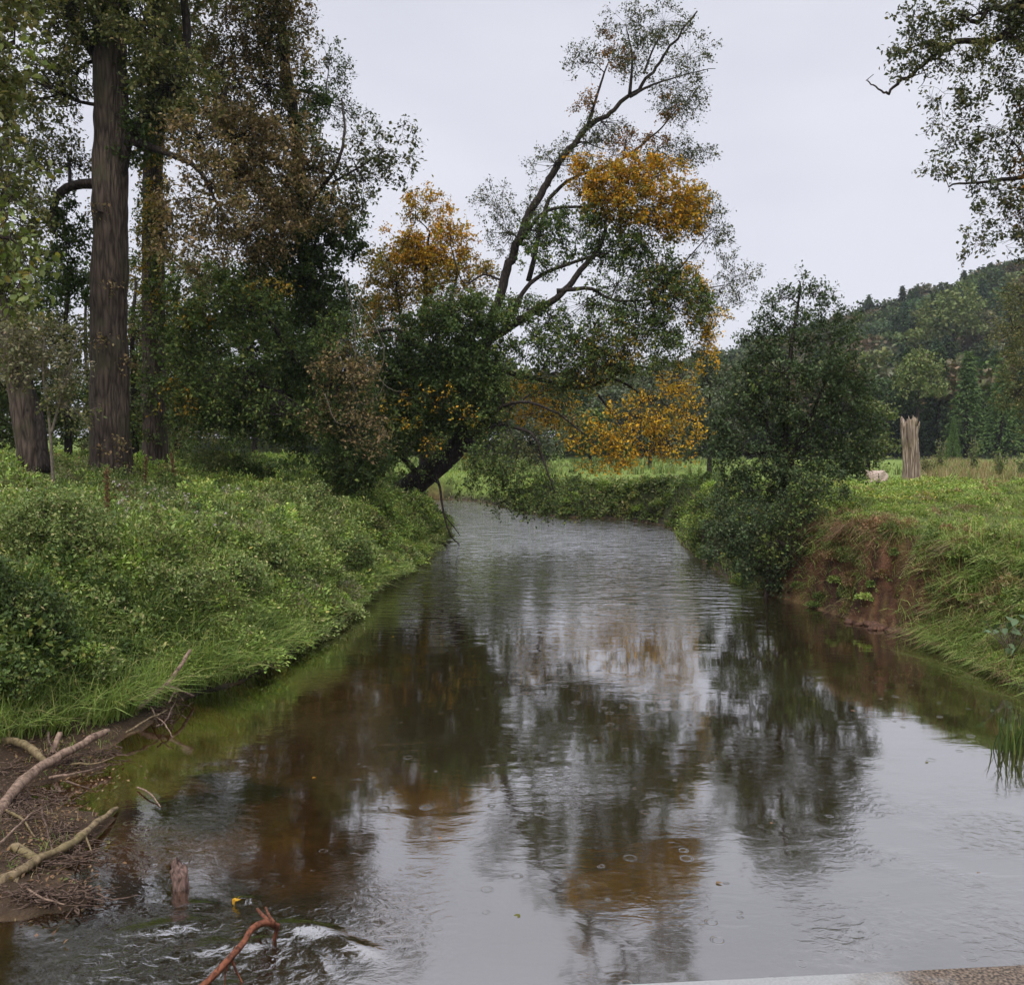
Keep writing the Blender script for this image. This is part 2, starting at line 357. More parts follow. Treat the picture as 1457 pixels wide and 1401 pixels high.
# ------------------------------------------------------------------ water
wx = grid_axis([(-60, -6, .3), (-6, .5, .05), (.5, 16, .25)]); wy = grid_axis([(-29, 5, .3), (5, 9.5, .05), (9.5, 66, .25)])
WX, WY = np.meshgrid(wx, wy); WD = river_sd(WX, WY)
keep_n = (WD < .9).reshape(WX.shape)
idx = np.arange(WX.size).reshape(WX.shape)
qq = np.stack([idx[:-1, :-1], idx[:-1, 1:], idx[1:, 1:], idx[1:, :-1]], -1).reshape(-1, 4)
kq = keep_n.ravel()[qq].any(1); qq = qq[kq]
us = np.unique(qq); mp_ = np.full(WX.size, -1); mp_[us] = np.arange(len(us)); qq = mp_[qq]
wV = np.stack([WX.ravel(), WY.ravel(), 0 * WX.ravel()], 1)[us]; wd = WD[us]
clear = sst(-4.2, -1.2, wd) * (wV[:, 0] < 0) * sst(21, 15, wV[:, 1]) * .8 + .15     # how far down one sees: clear over the left shallows, murky in mid stream
tp = W(270, 1370); t1 = np.exp(-(((wV[:, 0] - tp[0]) / 1.0) ** 2 + ((wV[:, 1] - tp[1]) / .85) ** 2) ** 1.5)
tp2 = W(560, 1300); t2 = np.exp(-(((wV[:, 0] - tp2[0]) / .6) ** 2 + ((wV[:, 1] - tp2[1]) / .7) ** 2))
tp3 = W(1400, 1230); t3 = np.exp(-(((wV[:, 0] - tp3[0]) / 1.6) ** 2 + ((wV[:, 1] - tp3[1]) / 1.8) ** 2))
tp4 = W(265, 1190); t4 = np.exp(-(((wV[:, 0] - tp4[0]) / .55) ** 2 + ((wV[:, 1] - tp4[1]) / .7) ** 2))
tp5 = W(462, 968); t5 = np.exp(-(((wV[:, 0] - tp5[0]) / .45) ** 2 + ((wV[:, 1] - tp5[1]) / .5) ** 2))
tp6 = W(1215, 1345); t6 = np.exp(-(((wV[:, 0] - tp6[0]) / .28) ** 2 + ((wV[:, 1] - tp6[1]) / .3) ** 2))
turb = np.clip(t1 * 1.3 + t2 * .35 + t3 * .5 * sst(.35, .6, fbm(wV[:, 0] * 1.5, wV[:, 1] * 2, 0, 150)) * 1.5 + t4 * .6 + t5 * .5 + t6 * .8, 0, 1)
for (hx, hy, sx_, sy_, hh_, rot) in [(440, 1322, .26, .07, .050, -.25), (500, 1345, .22, .06, .035, -.45), (350, 1280, .13, .035, .025, -.2), (285, 1288, .15, .05, .025, -.1), (455, 1365, .16, .03, .03, -.9), (330, 1345, .3, .1, .03, .2), (230, 1320, .3, .09, .025, .3)]:
    hp = W(hx, hy); ddx = wV[:, 0] - hp[0]; ddy = wV[:, 1] - hp[1]; u_ = ddx * math.cos(rot) + ddy * math.sin(rot); v_ = -ddx * math.sin(rot) + ddy * math.cos(rot)
    wV[:, 2] += hh_ * np.exp(-(u_ / sx_) ** 2 - (v_ / sy_) ** 2)
wV[:, 2] += .030 * t1 * (fbm(wV[:, 0] * 5, wV[:, 1] * 7, 0, 140) - .5)
wc = np.stack([clear, turb, sst(16, 30, wV[:, 1])], 1)
m, nt = new_mat('river_water'); Lk = nt.links.new
a_ = nd(nt, 'ShaderNodeAttribute', attribute_name='col'); sp = nd(nt, 'ShaderNodeSeparateColor'); Lk(a_.outputs['Color'], sp.inputs[0])
tc = nd(nt, 'ShaderNodeTexCoord')
def nz_(scale, sc=(1, 1, 1), det=3, dis=0., rough=.5):
    mp = nd(nt, 'ShaderNodeMapping'); mp.inputs['Scale'].default_value = sc; Lk(tc.outputs['Object'], mp.inputs[0])
    n = nd(nt, 'ShaderNodeTexNoise'); n.inputs['Scale'].default_value = scale; n.inputs['Detail'].default_value = det; n.inputs['Distortion'].default_value = dis; n.inputs['Roughness'].default_value = rough
    Lk(mp.outputs[0], n.inputs['Vector']); return n.outputs['Fac']
def math_(op, a, b_=None, c_=None):
    n = nd(nt, 'ShaderNodeMath', operation=op)
    for i, v in enumerate((a, b_, c_)):
        if v is None: continue
        if isinstance(v, (int, float)): n.inputs[i].default_value = v
        else: Lk(v, n.inputs[i])
    return n.outputs[0]
big = nz_(.5, (1, 1.6, 1), 2, .5)          # patches of rougher and smoother water
w1 = nz_(2.4, (.7, 1.7, 1), 3, .6)         # long ripples across the stream
w2 = nz_(11, (.8, 1.5, 1), 3, .8)          # fine ripples
w3 = nz_(8.5, (1, 1.3, 1), 4, .7, .55)     # churned water
w4 = nz_(2.2, (.5, 1.9, 1), 3, .5)          # choppier reach upstream
pm = nd(nt, 'ShaderNodeMapRange'); pm.inputs['From Min'].default_value = .45; pm.inputs['From Max'].default_value = .65; Lk(big, pm.inputs['Value'])
patch = math_('MULTIPLY_ADD', pm.outputs[0], .8, .2)
h = math_('MULTIPLY', math_('MULTIPLY', w1, patch), .0042)
h = math_('MULTIPLY_ADD', math_('MULTIPLY', w2, patch), .0009, h)
h = math_('MULTIPLY_ADD', math_('MULTIPLY', w4, sp.outputs[2]), .085, h)
h = math_('MULTIPLY_ADD', math_('MULTIPLY', w3, sp.outputs[1]), .015, h)
def rings(scale, off, thr):
    mp = nd(nt, 'ShaderNodeMapping'); mp.inputs['Location'].default_value = off; Lk(tc.outputs['Object'], mp.inputs[0])
    v = nd(nt, 'ShaderNodeTexVoronoi', voronoi_dimensions='2D'); v.inputs['Scale'].default_value = scale; v.inputs['Randomness'].default_value = 1; Lk(mp.outputs[0], v.inputs['Vector'])
    s = nd(nt, 'ShaderNodeSeparateColor'); Lk(v.outputs['Color'], s.inputs[0])
    on = math_('LESS_THAN', s.outputs[0], thr)
    r0 = math_('MULTIPLY_ADD', s.outputs[1], .05, .012)
    dm = math_('DIVIDE', v.outputs['Distance'], scale)
    e = math_('SUBTRACT', dm, r0)
    g = math_('EXPONENT', math_('MULTIPLY', math_('MULTIPLY', e, e), -6000.0))
    si = math_('SINE', math_('MULTIPLY', e, 300.0))
    return math_('MULTIPLY', math_('MULTIPLY', g, si), on)
h = math_('MULTIPLY_ADD', rings(2.1, (0, 0, 0), .12), .0004, h)
h = math_('MULTIPLY_ADD', rings(3.7, (4.3, 1.7, 0), .12), .0004, h)
bp = nd(nt, 'ShaderNodeBump'); bp.inputs['Strength'].default_value = 1.0; bp.inputs['Distance'].default_value = 1.0; Lk(h, bp.inputs['Height'])
gl = nd(nt, 'ShaderNodeBsdfGlossy'); gl.inputs['Roughness'].default_value = .045; Lk(bp.outputs[0], gl.inputs['Normal'])
lw = nd(nt, 'ShaderNodeLayerWeight'); lw.inputs['Blend'].default_value = .5; Lk(bp.outputs[0], lw.inputs['Normal'])
fac = math_('MULTIPLY_ADD', math_('POWER', lw.outputs['Facing'], 1.0), .93, .05)
tr = nd(nt, 'ShaderNodeBsdfTransparent'); tr.inputs['Color'].default_value = (.76, .61, .42, 1)
df = nd(nt, 'ShaderNodeBsdfDiffuse'); df.inputs['Color'].default_value = (.045, .032, .016, 1)
inner = nd(nt, 'ShaderNodeMixShader'); Lk(sp.outputs[0], inner.inputs[0]); Lk(df.outputs[0], inner.inputs[1]); Lk(tr.outputs[0], inner.inputs[2])
mx = nd(nt, 'ShaderNodeMixShader'); Lk(fac, mx.inputs[0]); Lk(inner.outputs[0], mx.inputs[1]); Lk(gl.outputs[0], mx.inputs[2])
o = nd(nt, 'ShaderNodeOutputMaterial'); Lk(mx.outputs[0], o.inputs[0])
water = link('river_water', mk_mesh('river_water', wV, [qq], wc, True, m)); tag(water, 'brown slow river with ripples and rain rings', 'river', kind='structure')

# ------------------------------------------------------------------ sky and light
w = bpy.data.worlds.new('World'); scene.world = w; w.use_nodes = True; nt = w.node_tree
for n in list(nt.nodes): nt.nodes.remove(n)
Lk = nt.links.new
SUN_EL, SUN_AZ = math.radians(48), math.radians(200)
sky = nd(nt, 'ShaderNodeTexSky', sky_type='NISHITA'); sky.sun_disc = False; sky.sun_elevation = SUN_EL; sky.sun_rotation = SUN_AZ
tc = nd(nt, 'ShaderNodeTexCoord'); sx = nd(nt, 'ShaderNodeSeparateXYZ'); Lk(tc.outputs['Generated'], sx.inputs[0])
mr = nd(nt, 'ShaderNodeMapRange'); mr.inputs['From Min'].default_value = .5; mr.inputs['From Max'].default_value = .9; mr.inputs['To Min'].default_value = 1.0; mr.inputs['To Max'].default_value = 2.7; Lk(sx.outputs['Z'], mr.inputs['Value'])
mp = nd(nt, 'ShaderNodeMapping'); mp.inputs['Scale'].default_value = (1.2, 1.2, 4.0); Lk(tc.outputs['Generated'], mp.inputs[0])
cn = nd(nt, 'ShaderNodeTexNoise'); cn.inputs['Scale'].default_value = 1.3; cn.inputs['Detail'].default_value = 4; Lk(mp.outputs[0], cn.inputs['Vector'])
cc = nd(nt, 'ShaderNodeValToRGB'); cc.color_ramp.elements[0].position = .36; cc.color_ramp.elements[1].position = .62
cc.color_ramp.elements[0].color = (.568, .580, .655, 1); cc.color_ramp.elements[1].color = (.665, .672, .735, 1); Lk(cn.outputs['Fac'], cc.inputs[0])
v1 = nd(nt, 'ShaderNodeVectorMath', operation='SCALE'); Lk(cc.outputs[0], v1.inputs[0]); Lk(mr.outputs[0], v1.inputs['Scale'])
v2 = nd(nt, 'ShaderNodeVectorMath', operation='SCALE'); v2.inputs['Scale'].default_value = 10.2; Lk(v1.outputs[0], v2.inputs[0])
mxs = nd(nt, 'ShaderNodeMixRGB', i0=.95); Lk(sky.outputs[0], mxs.inputs[1]); Lk(v2.outputs[0], mxs.inputs[2])
bg = nd(nt, 'ShaderNodeBackground'); bg.inputs['Strength'].default_value = .1; Lk(mxs.outputs[0], bg.inputs[0])
o = nd(nt, 'ShaderNodeOutputWorld'); Lk(bg.outputs[0], o.inputs[0])
sd = bpy.data.lights.new('sun', 'SUN'); sd.energy = 1.5; sd.angle = math.radians(22); sd.color = (1, .96, .9)
so = bpy.data.objects.new('sun', sd); COL.objects.link(so)
from mathutils import Vector
sv = Vector((math.sin(SUN_AZ) * math.cos(SUN_EL), math.cos(SUN_AZ) * math.cos(SUN_EL), math.sin(SUN_EL)))
so.rotation_euler = sv.to_track_quat('Z', 'Y').to_euler(); so.location = (0, 0, 50)
scene.view_settings.view_transform = 'Standard'; scene.view_settings.look = 'None'; scene.view_settings.exposure = .28; scene.view_settings.gamma = 1
cy = scene.cycles; cy.max_bounces = 6; cy.diffuse_bounces = 3; cy.glossy_bounces = 3; cy.transmission_bounces = 4; cy.transparent_max_bounces = 6; cy.caustics_reflective = False; cy.caustics_refractive = False
cy.use_denoising = True

# ------------------------------------------------------------------ trees
CV = 1.9
def make_tree(name, label, cat, base, limbs, blobs, bark, seed, group=None, bark2=None, leafmat=None, sides=14, ridge=.12, extra=None, stems=None):
    """limbs: [(pts px/py/Y, r0, r1)], first one is the trunk. blobs: (px,py,Y,rx,ry,palette,cover,leaf[,depth])"""
    R = np.random.RandomState(seed)
    base = np.asarray(base, float)
    root = link(name, None, loc=base); tag(root, label, cat, group)
    T = Acc(); Bq = Acc(); Lq = Acc(); pool = []; poolr = []
    for li, (pts, r0, r1) in enumerate(limbs):
        P = np.array([at(*p) if len(p) == 3 else p[:3] for p in pts]); n = max(10, 6 * len(pts))
        S = spline(P, n); L = np.linalg.norm(np.diff(S, axis=0), axis=1).sum()
        wob = L * .008; S[1:-1] += np.cumsum(R.normal(0, wob, (n - 2, 3)), 0) * .25 * (1 if li else .5)
        t = np.linspace(0, 1, n); rr = r0 + (r1 - r0) * t ** .8
        if li == 0: rr = rr * (1 + .55 * np.exp(-t * L / .45 / max(r0 * 2, .2)))
        n2 = n * (4 if li == 0 else 1)
        if li == 0: S2 = spline(S, n2); rr2 = np.interp(np.linspace(0, 1, n2), t, rr)
        else: S2, rr2 = S, rr
        sd_ = sides * (2 if li == 0 and r0 > .3 else 1) if r0 > .12 else 7
        V_, fs = tubes(S2[None], rr2[None], sd_, ridge, seed + li)
        (T if li == 0 else Bq).add(V_, fs, (.1, .1, .1))
        k0 = int(n * (.35 if li == 0 else .15)); pool.append(S[k0:]); poolr.append(rr[k0:])
    pool = np.concatenate(pool); poolr = np.concatenate(poolr)
    order = np.argsort([((np.linalg.norm(pool - at(*b[:3]), axis=1)).min()) for b in blobs])
    for bi in order:
        b = blobs[bi]; px, py, Y, rx, ry, pk, cover, lf = b[:8]
        c = at(px, py, Y); s = Y / F; ax = np.array([rx * s, (b[8] if len(b) > 8 else (rx + ry) * .5 * s), ry * s])
        dist = np.linalg.norm(pool - c, axis=1) + .6 * np.maximum(0, pool[:, 2] - c[2])
        j = dist.argmin(); a = pool[j]; ra = min(poolr[j] * .6, .02 + .018 * dist[j] + .01 * ax.max())
        L = max(np.linalg.norm(c - a), .05)
        mid = (a + c) / 2 + np.array([0, 0, .12 * L]) + R.normal(0, .05 * L, 3)
        S = spline([a, mid, c], 8); rr = np.linspace(ra, ra * .45, 8)
        V_, fs = tubes(S[None], rr[None], 6); Bq.add(V_, fs, (.1, .1, .1))
        pool = np.vstack([pool, S[3:]]); poolr = np.concatenate([poolr, rr[3:]])
        area = PI * ax[0] * ax[2]
        N = int(cover * CV * area / (.32 * lf * lf)) + 8
        cr_ = np.clip(ax.mean() * .34, lf * 2.2, .9)
        nc = max(5, int(1.3 * (ax[0] * ax[2] * ax[1]) / cr_ ** 3)); nc = min(nc, 160)
        u = rdir(nc, R) * (R.uniform(.12, 1, (nc, 1)) ** .45); q_ = c + u * ax
        # sub branches
        si = R.randint(3, 8, nc); A = S[si]; midq = (A + q_) / 2 + R.normal(0, 1, (nc, 3)) * np.linalg.norm(q_ - A, axis=1)[:, None] * .12
        t = np.linspace(0, 1, 5)[None, :, None]
        PP = A[:, None] * (1 - t) ** 2 + 2 * midq[:, None] * t * (1 - t) + q_[:, None] * t ** 2
        RR = np.linspace(1, .35, 5)[None] * (ra * .42) * R.uniform(.6, 1, (nc, 1)); RR = np.clip(RR, lf * .035, None)
        V_, fs = tubes(PP, RR, 4, cap=False); Bq.add(V_, fs, (.1, .1, .1))
        # twigs
        nt_ = 6; o_ = np.repeat(q_, nt_, 0); dirn = unit(rdir(nc * nt_, R) + np.repeat(u, nt_, 0) * .9 + np.array([0, 0, .1]))
        ln = cr_ * R.uniform(.6, 1.7, (nc * nt_, 1)); e_ = o_ + dirn * ln + np.array([0, 0, -1]) * ln * .15
        m_ = (o_ + e_) / 2 + R.normal(0, .1, o_.shape) * ln
        PP = np.stack([o_, m_, e_], 1); RR = np.tile(np.array([[1, .7, .3]]) * lf * .045, (nc * nt_, 1))
        V_, fs = tubes(PP, RR, 3, cap=False); Bq.add(V_, fs, (.1, .1, .1))
        # leaves
        ti = R.randint(0, nc * nt_, N); t = (R.uniform(.1, 1.08, N) ** .8)[:, None]
        P = o_[ti] * (1 - t) ** 2 + 2 * m_[ti] * t * (1 - t) + e_[ti] * t ** 2 + R.normal(0, lf * .55, (N, 3))
        bright = R.uniform(.8, 1.2, nc)[ti // nt_][:, None]
        colr = pal(pk, N, R) * bright
        V_, fs, C = leaves(P, lf, colr, R, shape='leaf' if lf / Y * F * .7 < 6 else 'big'); Lq.add(V_, fs, C)
    link('trunk', T.mesh('trunk', bark, True, base), root)
    link('branches', Bq.mesh('branches', bark2 or bark, True, base), root)
    if extra: extra(R, Lq)
    link('crown', Lq.mesh('crown', leafmat or LEAF, False, base), root)
    return root

# --- the leaning tree over the river
Y0 = 36
def p7(*a): return [(p[0], p[1], Y0 + (p[2] if len(p) > 2 else 0)) for p in a]
limbs = [
 (p7((455, 765), (500, 742), (535, 726), (568, 706), (602, 678), (642, 641), (672, 606), (690, 560)), .62, .38),
 (p7((650, 630), (668, 570, .5), (690, 490, 1), (716, 400, 1), (735, 350, 1), (752, 308, 1), (775, 268, 1), (803, 225, 1), (834, 185, 1), (868, 160, 1), (896, 134, 1), (925, 95, 1), (958, 62, 1), (985, 25, 1)), .27, .03),
 (p7((640, 560), (665, 505), (704, 468), (748, 440), (792, 414), (822, 380), (848, 345), (855, 310), (850, 280)), .24, .05),
 (p7((668, 612), (690, 597, -1), (720, 577, -2), (760, 574, -3), (795, 590, -3), (832, 618, -3)), .10, .03),
 (p7((700, 600, -1), (730, 607, -2), (757, 618, -3), (770, 650, -3), (785, 690, -3.5)), .09, .03),
 (p7((612, 660), (625, 690, -1), (632, 730, -1.5), (645, 765, -2), (663, 778, -2)), .07, .02),
 (p7((634, 735, -1.5), (648, 752, -1.6), (655, 762, -1.6)), .03, .012),
 (p7((792, 414), (840, 410), (875, 425), (935, 424), (1030, 406)), .10, .02),
 (p7((935, 424), (955, 396), (990, 355), (1018, 325)), .05, .015),
 (p7((690, 520), (760, 540, 1), (830, 552, 1), (880, 540, 1), (930, 570, 1)), .13, .04),
 (p7((860, 545, 1), (895, 520, 1), (935, 530, 1), (965, 565, 1)), .07, .02),
 (p7((850, 560, 1), (880, 600, 0), (905, 640, 0)), .06, .02),
 (p7((755, 560, -2), (720, 590, -2), (733, 640, -2.5), (728, 665, -2.5)), .04, .015),
 (p7((896, 134, 1), (900, 90, 1), (892, 45, 1)), .08, .02),
 (p7((834, 185, 1), (856, 115, 1), (868, 85, 1)), .08, .02),
 (p7((916, 105, 1), (930, 70, 1), (946, 38, 1)), .06, .02),
 (p7((896, 138, 1), (930, 122, 1), (963, 112, 1), (1018, 98, 1)), .07, .012),
 (p7((752, 400, 2), (775, 300, 2), (810, 262, 2), (880, 238, 2), (940, 196, 2), (976, 156, 2)), .12, .02),
 (p7((735, 350, 1), (780, 300), (850, 290), (900, 250)), .10, .03),
 (p7((640, 560), (600, 500, -1), (560, 470, -1.5), (500, 480, -2)), .18, .05),
 (p7((600, 678), (560, 640, -1), (520, 620, -1.5), (480, 630, -2)), .14, .04),
 (p7((716, 400, 1), (690, 390, 1), (660, 400, 1), (640, 340, 1)), .06, .02),
 (p7((720, 460), (760, 400), (830, 370), (865, 360)), .12, .04),
]
B = []
def bl(lst, pk, cover, lf, Y=Y0, dY=0):
    for t in lst: B.append((t[0], t[1], Y + (t[4] if len(t) > 4 else dY), t[2], t[3], pk, cover, lf))
bl([(890, 35, 35, 32), (945, 30, 45, 30), (975, 75, 38, 35), (905, 85, 35, 35), (965, 125, 42, 30), (828, 88, 22, 26), (985, 215, 38, 14), (860, 178, 35, 20), (790, 232, 45, 24), (975, 150, 30, 25),
    (705, 285, 32, 26), (840, 205, 40, 20), (940, 235, 60, 14), (722, 330, 30, 30), (1010, 330, 35, 40), (1050, 390, 30, 30), (1000, 300, 30, 24), (1020, 430, 35, 28), (960, 215, 35, 22), (760, 300, 30, 30)], 'thin', .55, .11, dY=1)
bl([(865, 62, 14, 14), (880, 85, 18, 16), (945, 150, 16, 16), (935, 195, 18, 12), (835, 148, 16, 16), (890, 200, 30, 16)], 'rust', 1.2, .11, dY=1)
bl([(832, 242, 26, 24), (880, 258, 38, 30), (935, 252, 40, 26), (975, 285, 28, 34), (925, 290, 50, 26), (965, 318, 35, 16), (900, 235, 40, 14), (860, 275, 36, 24)], 'orange', 1.8, .14, dY=-.5)
bl([(868, 298, 42, 26), (930, 322, 50, 20), (980, 320, 24, 14), (900, 290, 60, 34), (850, 260, 40, 24)], 'oro', 1.3, .14)
bl([(770, 335, 36, 26), (820, 325, 40, 30), (880, 345, 45, 28), (770, 375, 30, 16), (830, 360, 30, 14), (700, 440, 34, 30), (750, 440, 30, 18)], 'green', 1.7, .14)
bl([(920, 385, 40, 40), (965, 430, 44, 32), (905, 440, 34, 24), (1000, 450, 20, 30), (860, 470, 44, 36), (800, 480, 46, 26), (930, 480, 40, 20), (780, 450, 30, 18), (850, 515, 50, 28), (905, 520, 30, 18), (790, 530, 36, 22), (960, 500, 30, 24)], 'green', 1.5, .14)
bl([(935, 400, 34, 30), (980, 450, 30, 24), (870, 500, 40, 34), (830, 545, 30, 18)], 'oro', .5, .14)
bl([(1005, 500, 16, 36), (985, 405, 26, 28), (1010, 455, 22, 24), (975, 390, 20, 12)], 'yellow', .8, .13)
bl([(620, 490, 52, 60), (665, 460, 40, 40), (690, 480, 30, 36), (640, 560, 58, 46), (590, 560, 48, 60), (670, 545, 34, 34), (660, 520, 46, 46), (575, 610, 46, 34), (560, 500, 40, 50), (640, 580, 40, 24)], 'dark', 2.6, .15, dY=-1)
bl([(575, 632, 44, 20), (520, 655, 40, 22), (650, 600, 36, 18), (690, 580, 40, 22), (720, 560, 36, 18), (660, 560, 36, 26), (700, 610, 40, 14), (560, 610, 50, 40), (640, 440, 40, 30), (540, 560, 40, 50)], 'green', 1.6, .14, dY=-1.5)
bl([(640, 575, 50, 26), (740, 560, 44, 22), (800, 590, 40, 24), (660, 600, 36, 20), (775, 560, 40, 20), (600, 600, 30, 30), (755, 590, 40, 18), (640, 640, 22, 14)], 'yellow', .6, .13, dY=2)
bl([(845, 625, 40, 28), (890, 640, 34, 26), (860, 655, 40, 14), (905, 590, 40, 32)], 'yellow', .75, .14, dY=-.5)
bl([(945, 575, 40, 40), (980, 600, 30, 34), (920, 620, 34, 34), (965, 545, 30, 26), (960, 640, 36, 20)], 'yellow', .5, .13)
bl([(700, 670, 46, 34), (745, 690, 40, 34), (690, 640, 40, 22), (790, 700, 40, 28), (765, 725, 46, 14), (720, 715, 40, 20), (830, 715, 30, 16), (670, 680, 30, 20)], 'green', .8, .13, dY=-2.5)
bl([(820, 590, 30, 18), (765, 640, 16, 34), (735, 640, 14, 22)], 'olive', .5, .12, dY=-2.5)
bl([(590, 600, 24, 12), (625, 560, 22, 14), (655, 592, 26, 12), (560, 590, 18, 12), (585, 565, 16, 10), (610, 630, 18, 8)], 'yellow', .28, .12, dY=-2.6)
bl([(700, 530, 28, 34), (715, 500, 24, 24), (735, 455, 30, 16), (750, 495, 22, 14), (735, 545, 30, 14)], 'green', 1.5, .14, dY=-1)
bl([(590, 672, 26, 10), (620, 645, 22, 10), (560, 695, 24, 10), (640, 625, 26, 10)], 'green', .8, .12, dY=-1.8)
bl([(830, 440, 40, 22), (880, 400, 44, 30), (930, 430, 44, 30), (860, 500, 50, 26), (800, 505, 40, 24), (940, 470, 34, 24), (820, 545, 44, 16), (890, 350, 44, 22), (780, 470, 30, 20), (960, 400, 34, 26)], 'green', .95, .14)
bl([(840, 520, 44, 30), (880, 490, 40, 34), (950, 440, 36, 30)], 'oro', .45, .14)
bl([(985, 300, 24, 28), (1000, 280, 14, 16)], 'oro', 1.0, .13)
make_tree('leaning_tree', 'dark tree leaning out over the river, its bare crown spotted with orange leaves', 'tree', at(520, 722, Y0), limbs, B, BARKD, 71, bark2=BARKD)

# --- orange tree behind the leaning one
B = []
bl([(612, 285, 34, 18), (640, 335, 44, 26), (600, 358, 46, 24), (665, 375, 30, 20), (570, 345, 26, 20), (630, 375, 44, 18), (585, 365, 34, 24)], 'orange', 1.7, .15, 40)
bl([(590, 310, 24, 18), (560, 400, 40, 26), (610, 430, 50, 26), (540, 440, 36, 36), (590, 470, 40, 20), (690, 390, 14, 20), (640, 400, 60, 34), (560, 370, 40, 40)], 'oro', 1.3, .15, 40)
bl([(560, 440, 30, 26), (620, 405, 30, 14)], 'orange', .8, .15, 40)
make_tree('orange_tree', 'smaller tree with glowing orange leaves directly left of the leaning tree', 'tree', (at(600, 700, 42)[0], 42, 1.6),
          [([(600, 700, 42), (604, 600, 42), (600, 500, 41), (608, 400, 40), (612, 330, 40)], .22, .05), ([(602, 520, 41), (640, 430, 40), (655, 360, 40)], .1, .03), ([(602, 540, 41), (570, 450, 40), (565, 380, 40)], .1, .03)], B, BARKD, 72)

# --- big poplar, left
def ground_base(px, Y): 
    X = at(px, 600, Y)[0]; return (X, Y, gz(X, Y))
def limb_from(base, *pts): return [tuple(base) + (0,)] + list(pts)
b1 = ground_base(155, 27)
B = []
bl([(200, 40, 60, 70), (80, 20, 60, 50), (130, -60, 120, 60), (250, -80, 90, 70), (60, 120, 50, 40), (250, 120, 60, 50), (30, -40, 60, 50)], 'olive', 1.7, .14, 26)
bl([(0, -180, 130, 110), (160, -190, 120, 110), (300, -200, 90, 100), (60, -380, 130, 110), (200, -380, 110, 110), (120, -520, 100, 80), (300, -340, 100, 90)], 'olive', 1.7, .26, 27)
bl([(100, 120, 40, 40), (60, 200, 50, 40), (100, 230, 30, 30), (30, 250, 40, 50), (115, 40, 40, 40)], 'olive', 1.0, .13, 28)
bl([(240, 180, 50, 36), (210, 110, 40, 40), (150, 20, 50, 50), (190, 200, 34, 30)], 'dark', 1.8, .15, 27)
bl([(150, 480, 26, 8), (140, 300, 20, 12), (165, 400, 14, 8), (160, 640, 30, 16), (180, 520, 10, 20)], 'brown', .35, .11, 26.3)
bl([(280, 190, 50, 40), (300, 260, 50, 40), (250, 290, 34, 40), (310, 320, 44, 30), (240, 340, 26, 36)], 'brown', 1.1, .13, 25)
bl([(90, 300, 26, 30), (100, 350, 28, 30), (85, 390, 30, 26), (110, 420, 24, 24)], 'dark', 2.2, .13, 27.5)
def z_at(px, py, Y): return at(px, py, Y)
tr1 = [np.append(b1, 0) * 1.0, (156, 560, 27), (153, 400, 27), (151, 250, 27), (149, 120, 27), (146, 0, 27), (140, -150, 27), (142, -260, 27)]
def P4(*v): return tuple(v)
def trunk_pts(base, pts):
    return [(base[0], base[1], base[2] - .4, 0)] + pts
make_tree('poplar_tree', 'huge poplar with a straight furrowed brown trunk on the left bank', 'tree', b1,
          [(trunk_pts(b1, [(155, 620, 27), (153, 520, 27), (152, 400, 27), (151, 250, 27), (149, 120, 27), (146, 0, 27), (140, -150, 27)]), .60, .42),
           ([(160, 270, 27), (172, 235, 27), (185, 200, 27), (215, 170, 27), (250, 130, 27), (270, 60, 27), (260, -60, 27)], .30, .1),
           ([(150, 262, 27), (120, 262, 27), (92, 270, 27), (78, 290, 27), (76, 330, 27)], .17, .08),
           ([(150, 100, 27), (110, 40, 27), (70, -20, 27)], .2, .06), ([(185, 200, 27), (230, 215, 26.5), (280, 240, 26), (310, 290, 25)], .14, .04)], B, BARK, 73, bark2=BARKD, sides=20, ridge=.16)

# --- ivy-clad trunk behind it
b2 = ground_base(217, 34)
B = []
bl([(216, 250, 17, 50), (217, 330, 18, 46), (214, 400, 18, 40), (205, 200, 24, 30)], 'oro', 1.0, .13, 33.4)
bl([(216, 290, 20, 60), (216, 380, 20, 60), (214, 540, 20, 40), (222, 600, 24, 30), (222, 160, 36, 40), (240, 90, 60, 60), (216, 460, 22, 40)], 'green', 1.6, .13, 33.8)
bl([(230, 30, 70, 60), (200, -40, 90, 60)], 'olive', 1.6, .15, 34)
make_tree('poplar_tree', 'slimmer trunk wrapped in yellow-green ivy behind the huge poplar', 'tree', b2,
          [(trunk_pts(b2, [(218, 600, 34), (215, 500, 34), (214, 350, 34), (216, 200, 34), (220, 80, 34), (222, -80, 34)]), .50, .3), ([(216, 220, 34), (235, 150, 34), (245, 60, 34)], .15, .05)], B, BARK, 74, bark2=BARKD, ridge=.14)

# --- split leaning trunk at far left
b3 = ground_base(44, 24)
B = []
bl([(20, 480, 40, 40), (-30, 400, 50, 60), (0, 300, 60, 60), (-50, 250, 60, 60), (-20, 150, 60, 60), (30, 520, 36, 24)], 'olive', 1.6, .13, 24)
bl([(-60, 60, 80, 60), (-120, 200, 80, 80), (-40, -40, 90, 60)], 'olive', 1.8, .15, 25)
make_tree('split_trunk_tree', 'short thick tree with a split leaning trunk at the left edge', 'tree', b3,
          [(trunk_pts(b3, [(40, 640, 24), (26, 560, 24), (10, 480, 24), (-20, 380, 24), (-50, 200, 24)]), .36, .2), ([(58, 672, 24), (52, 600, 24.2), (36, 540, 24.3), (25, 460, 24.3)], .24, .14)], B, BARK, 75, bark2=BARKD, ridge=.18)

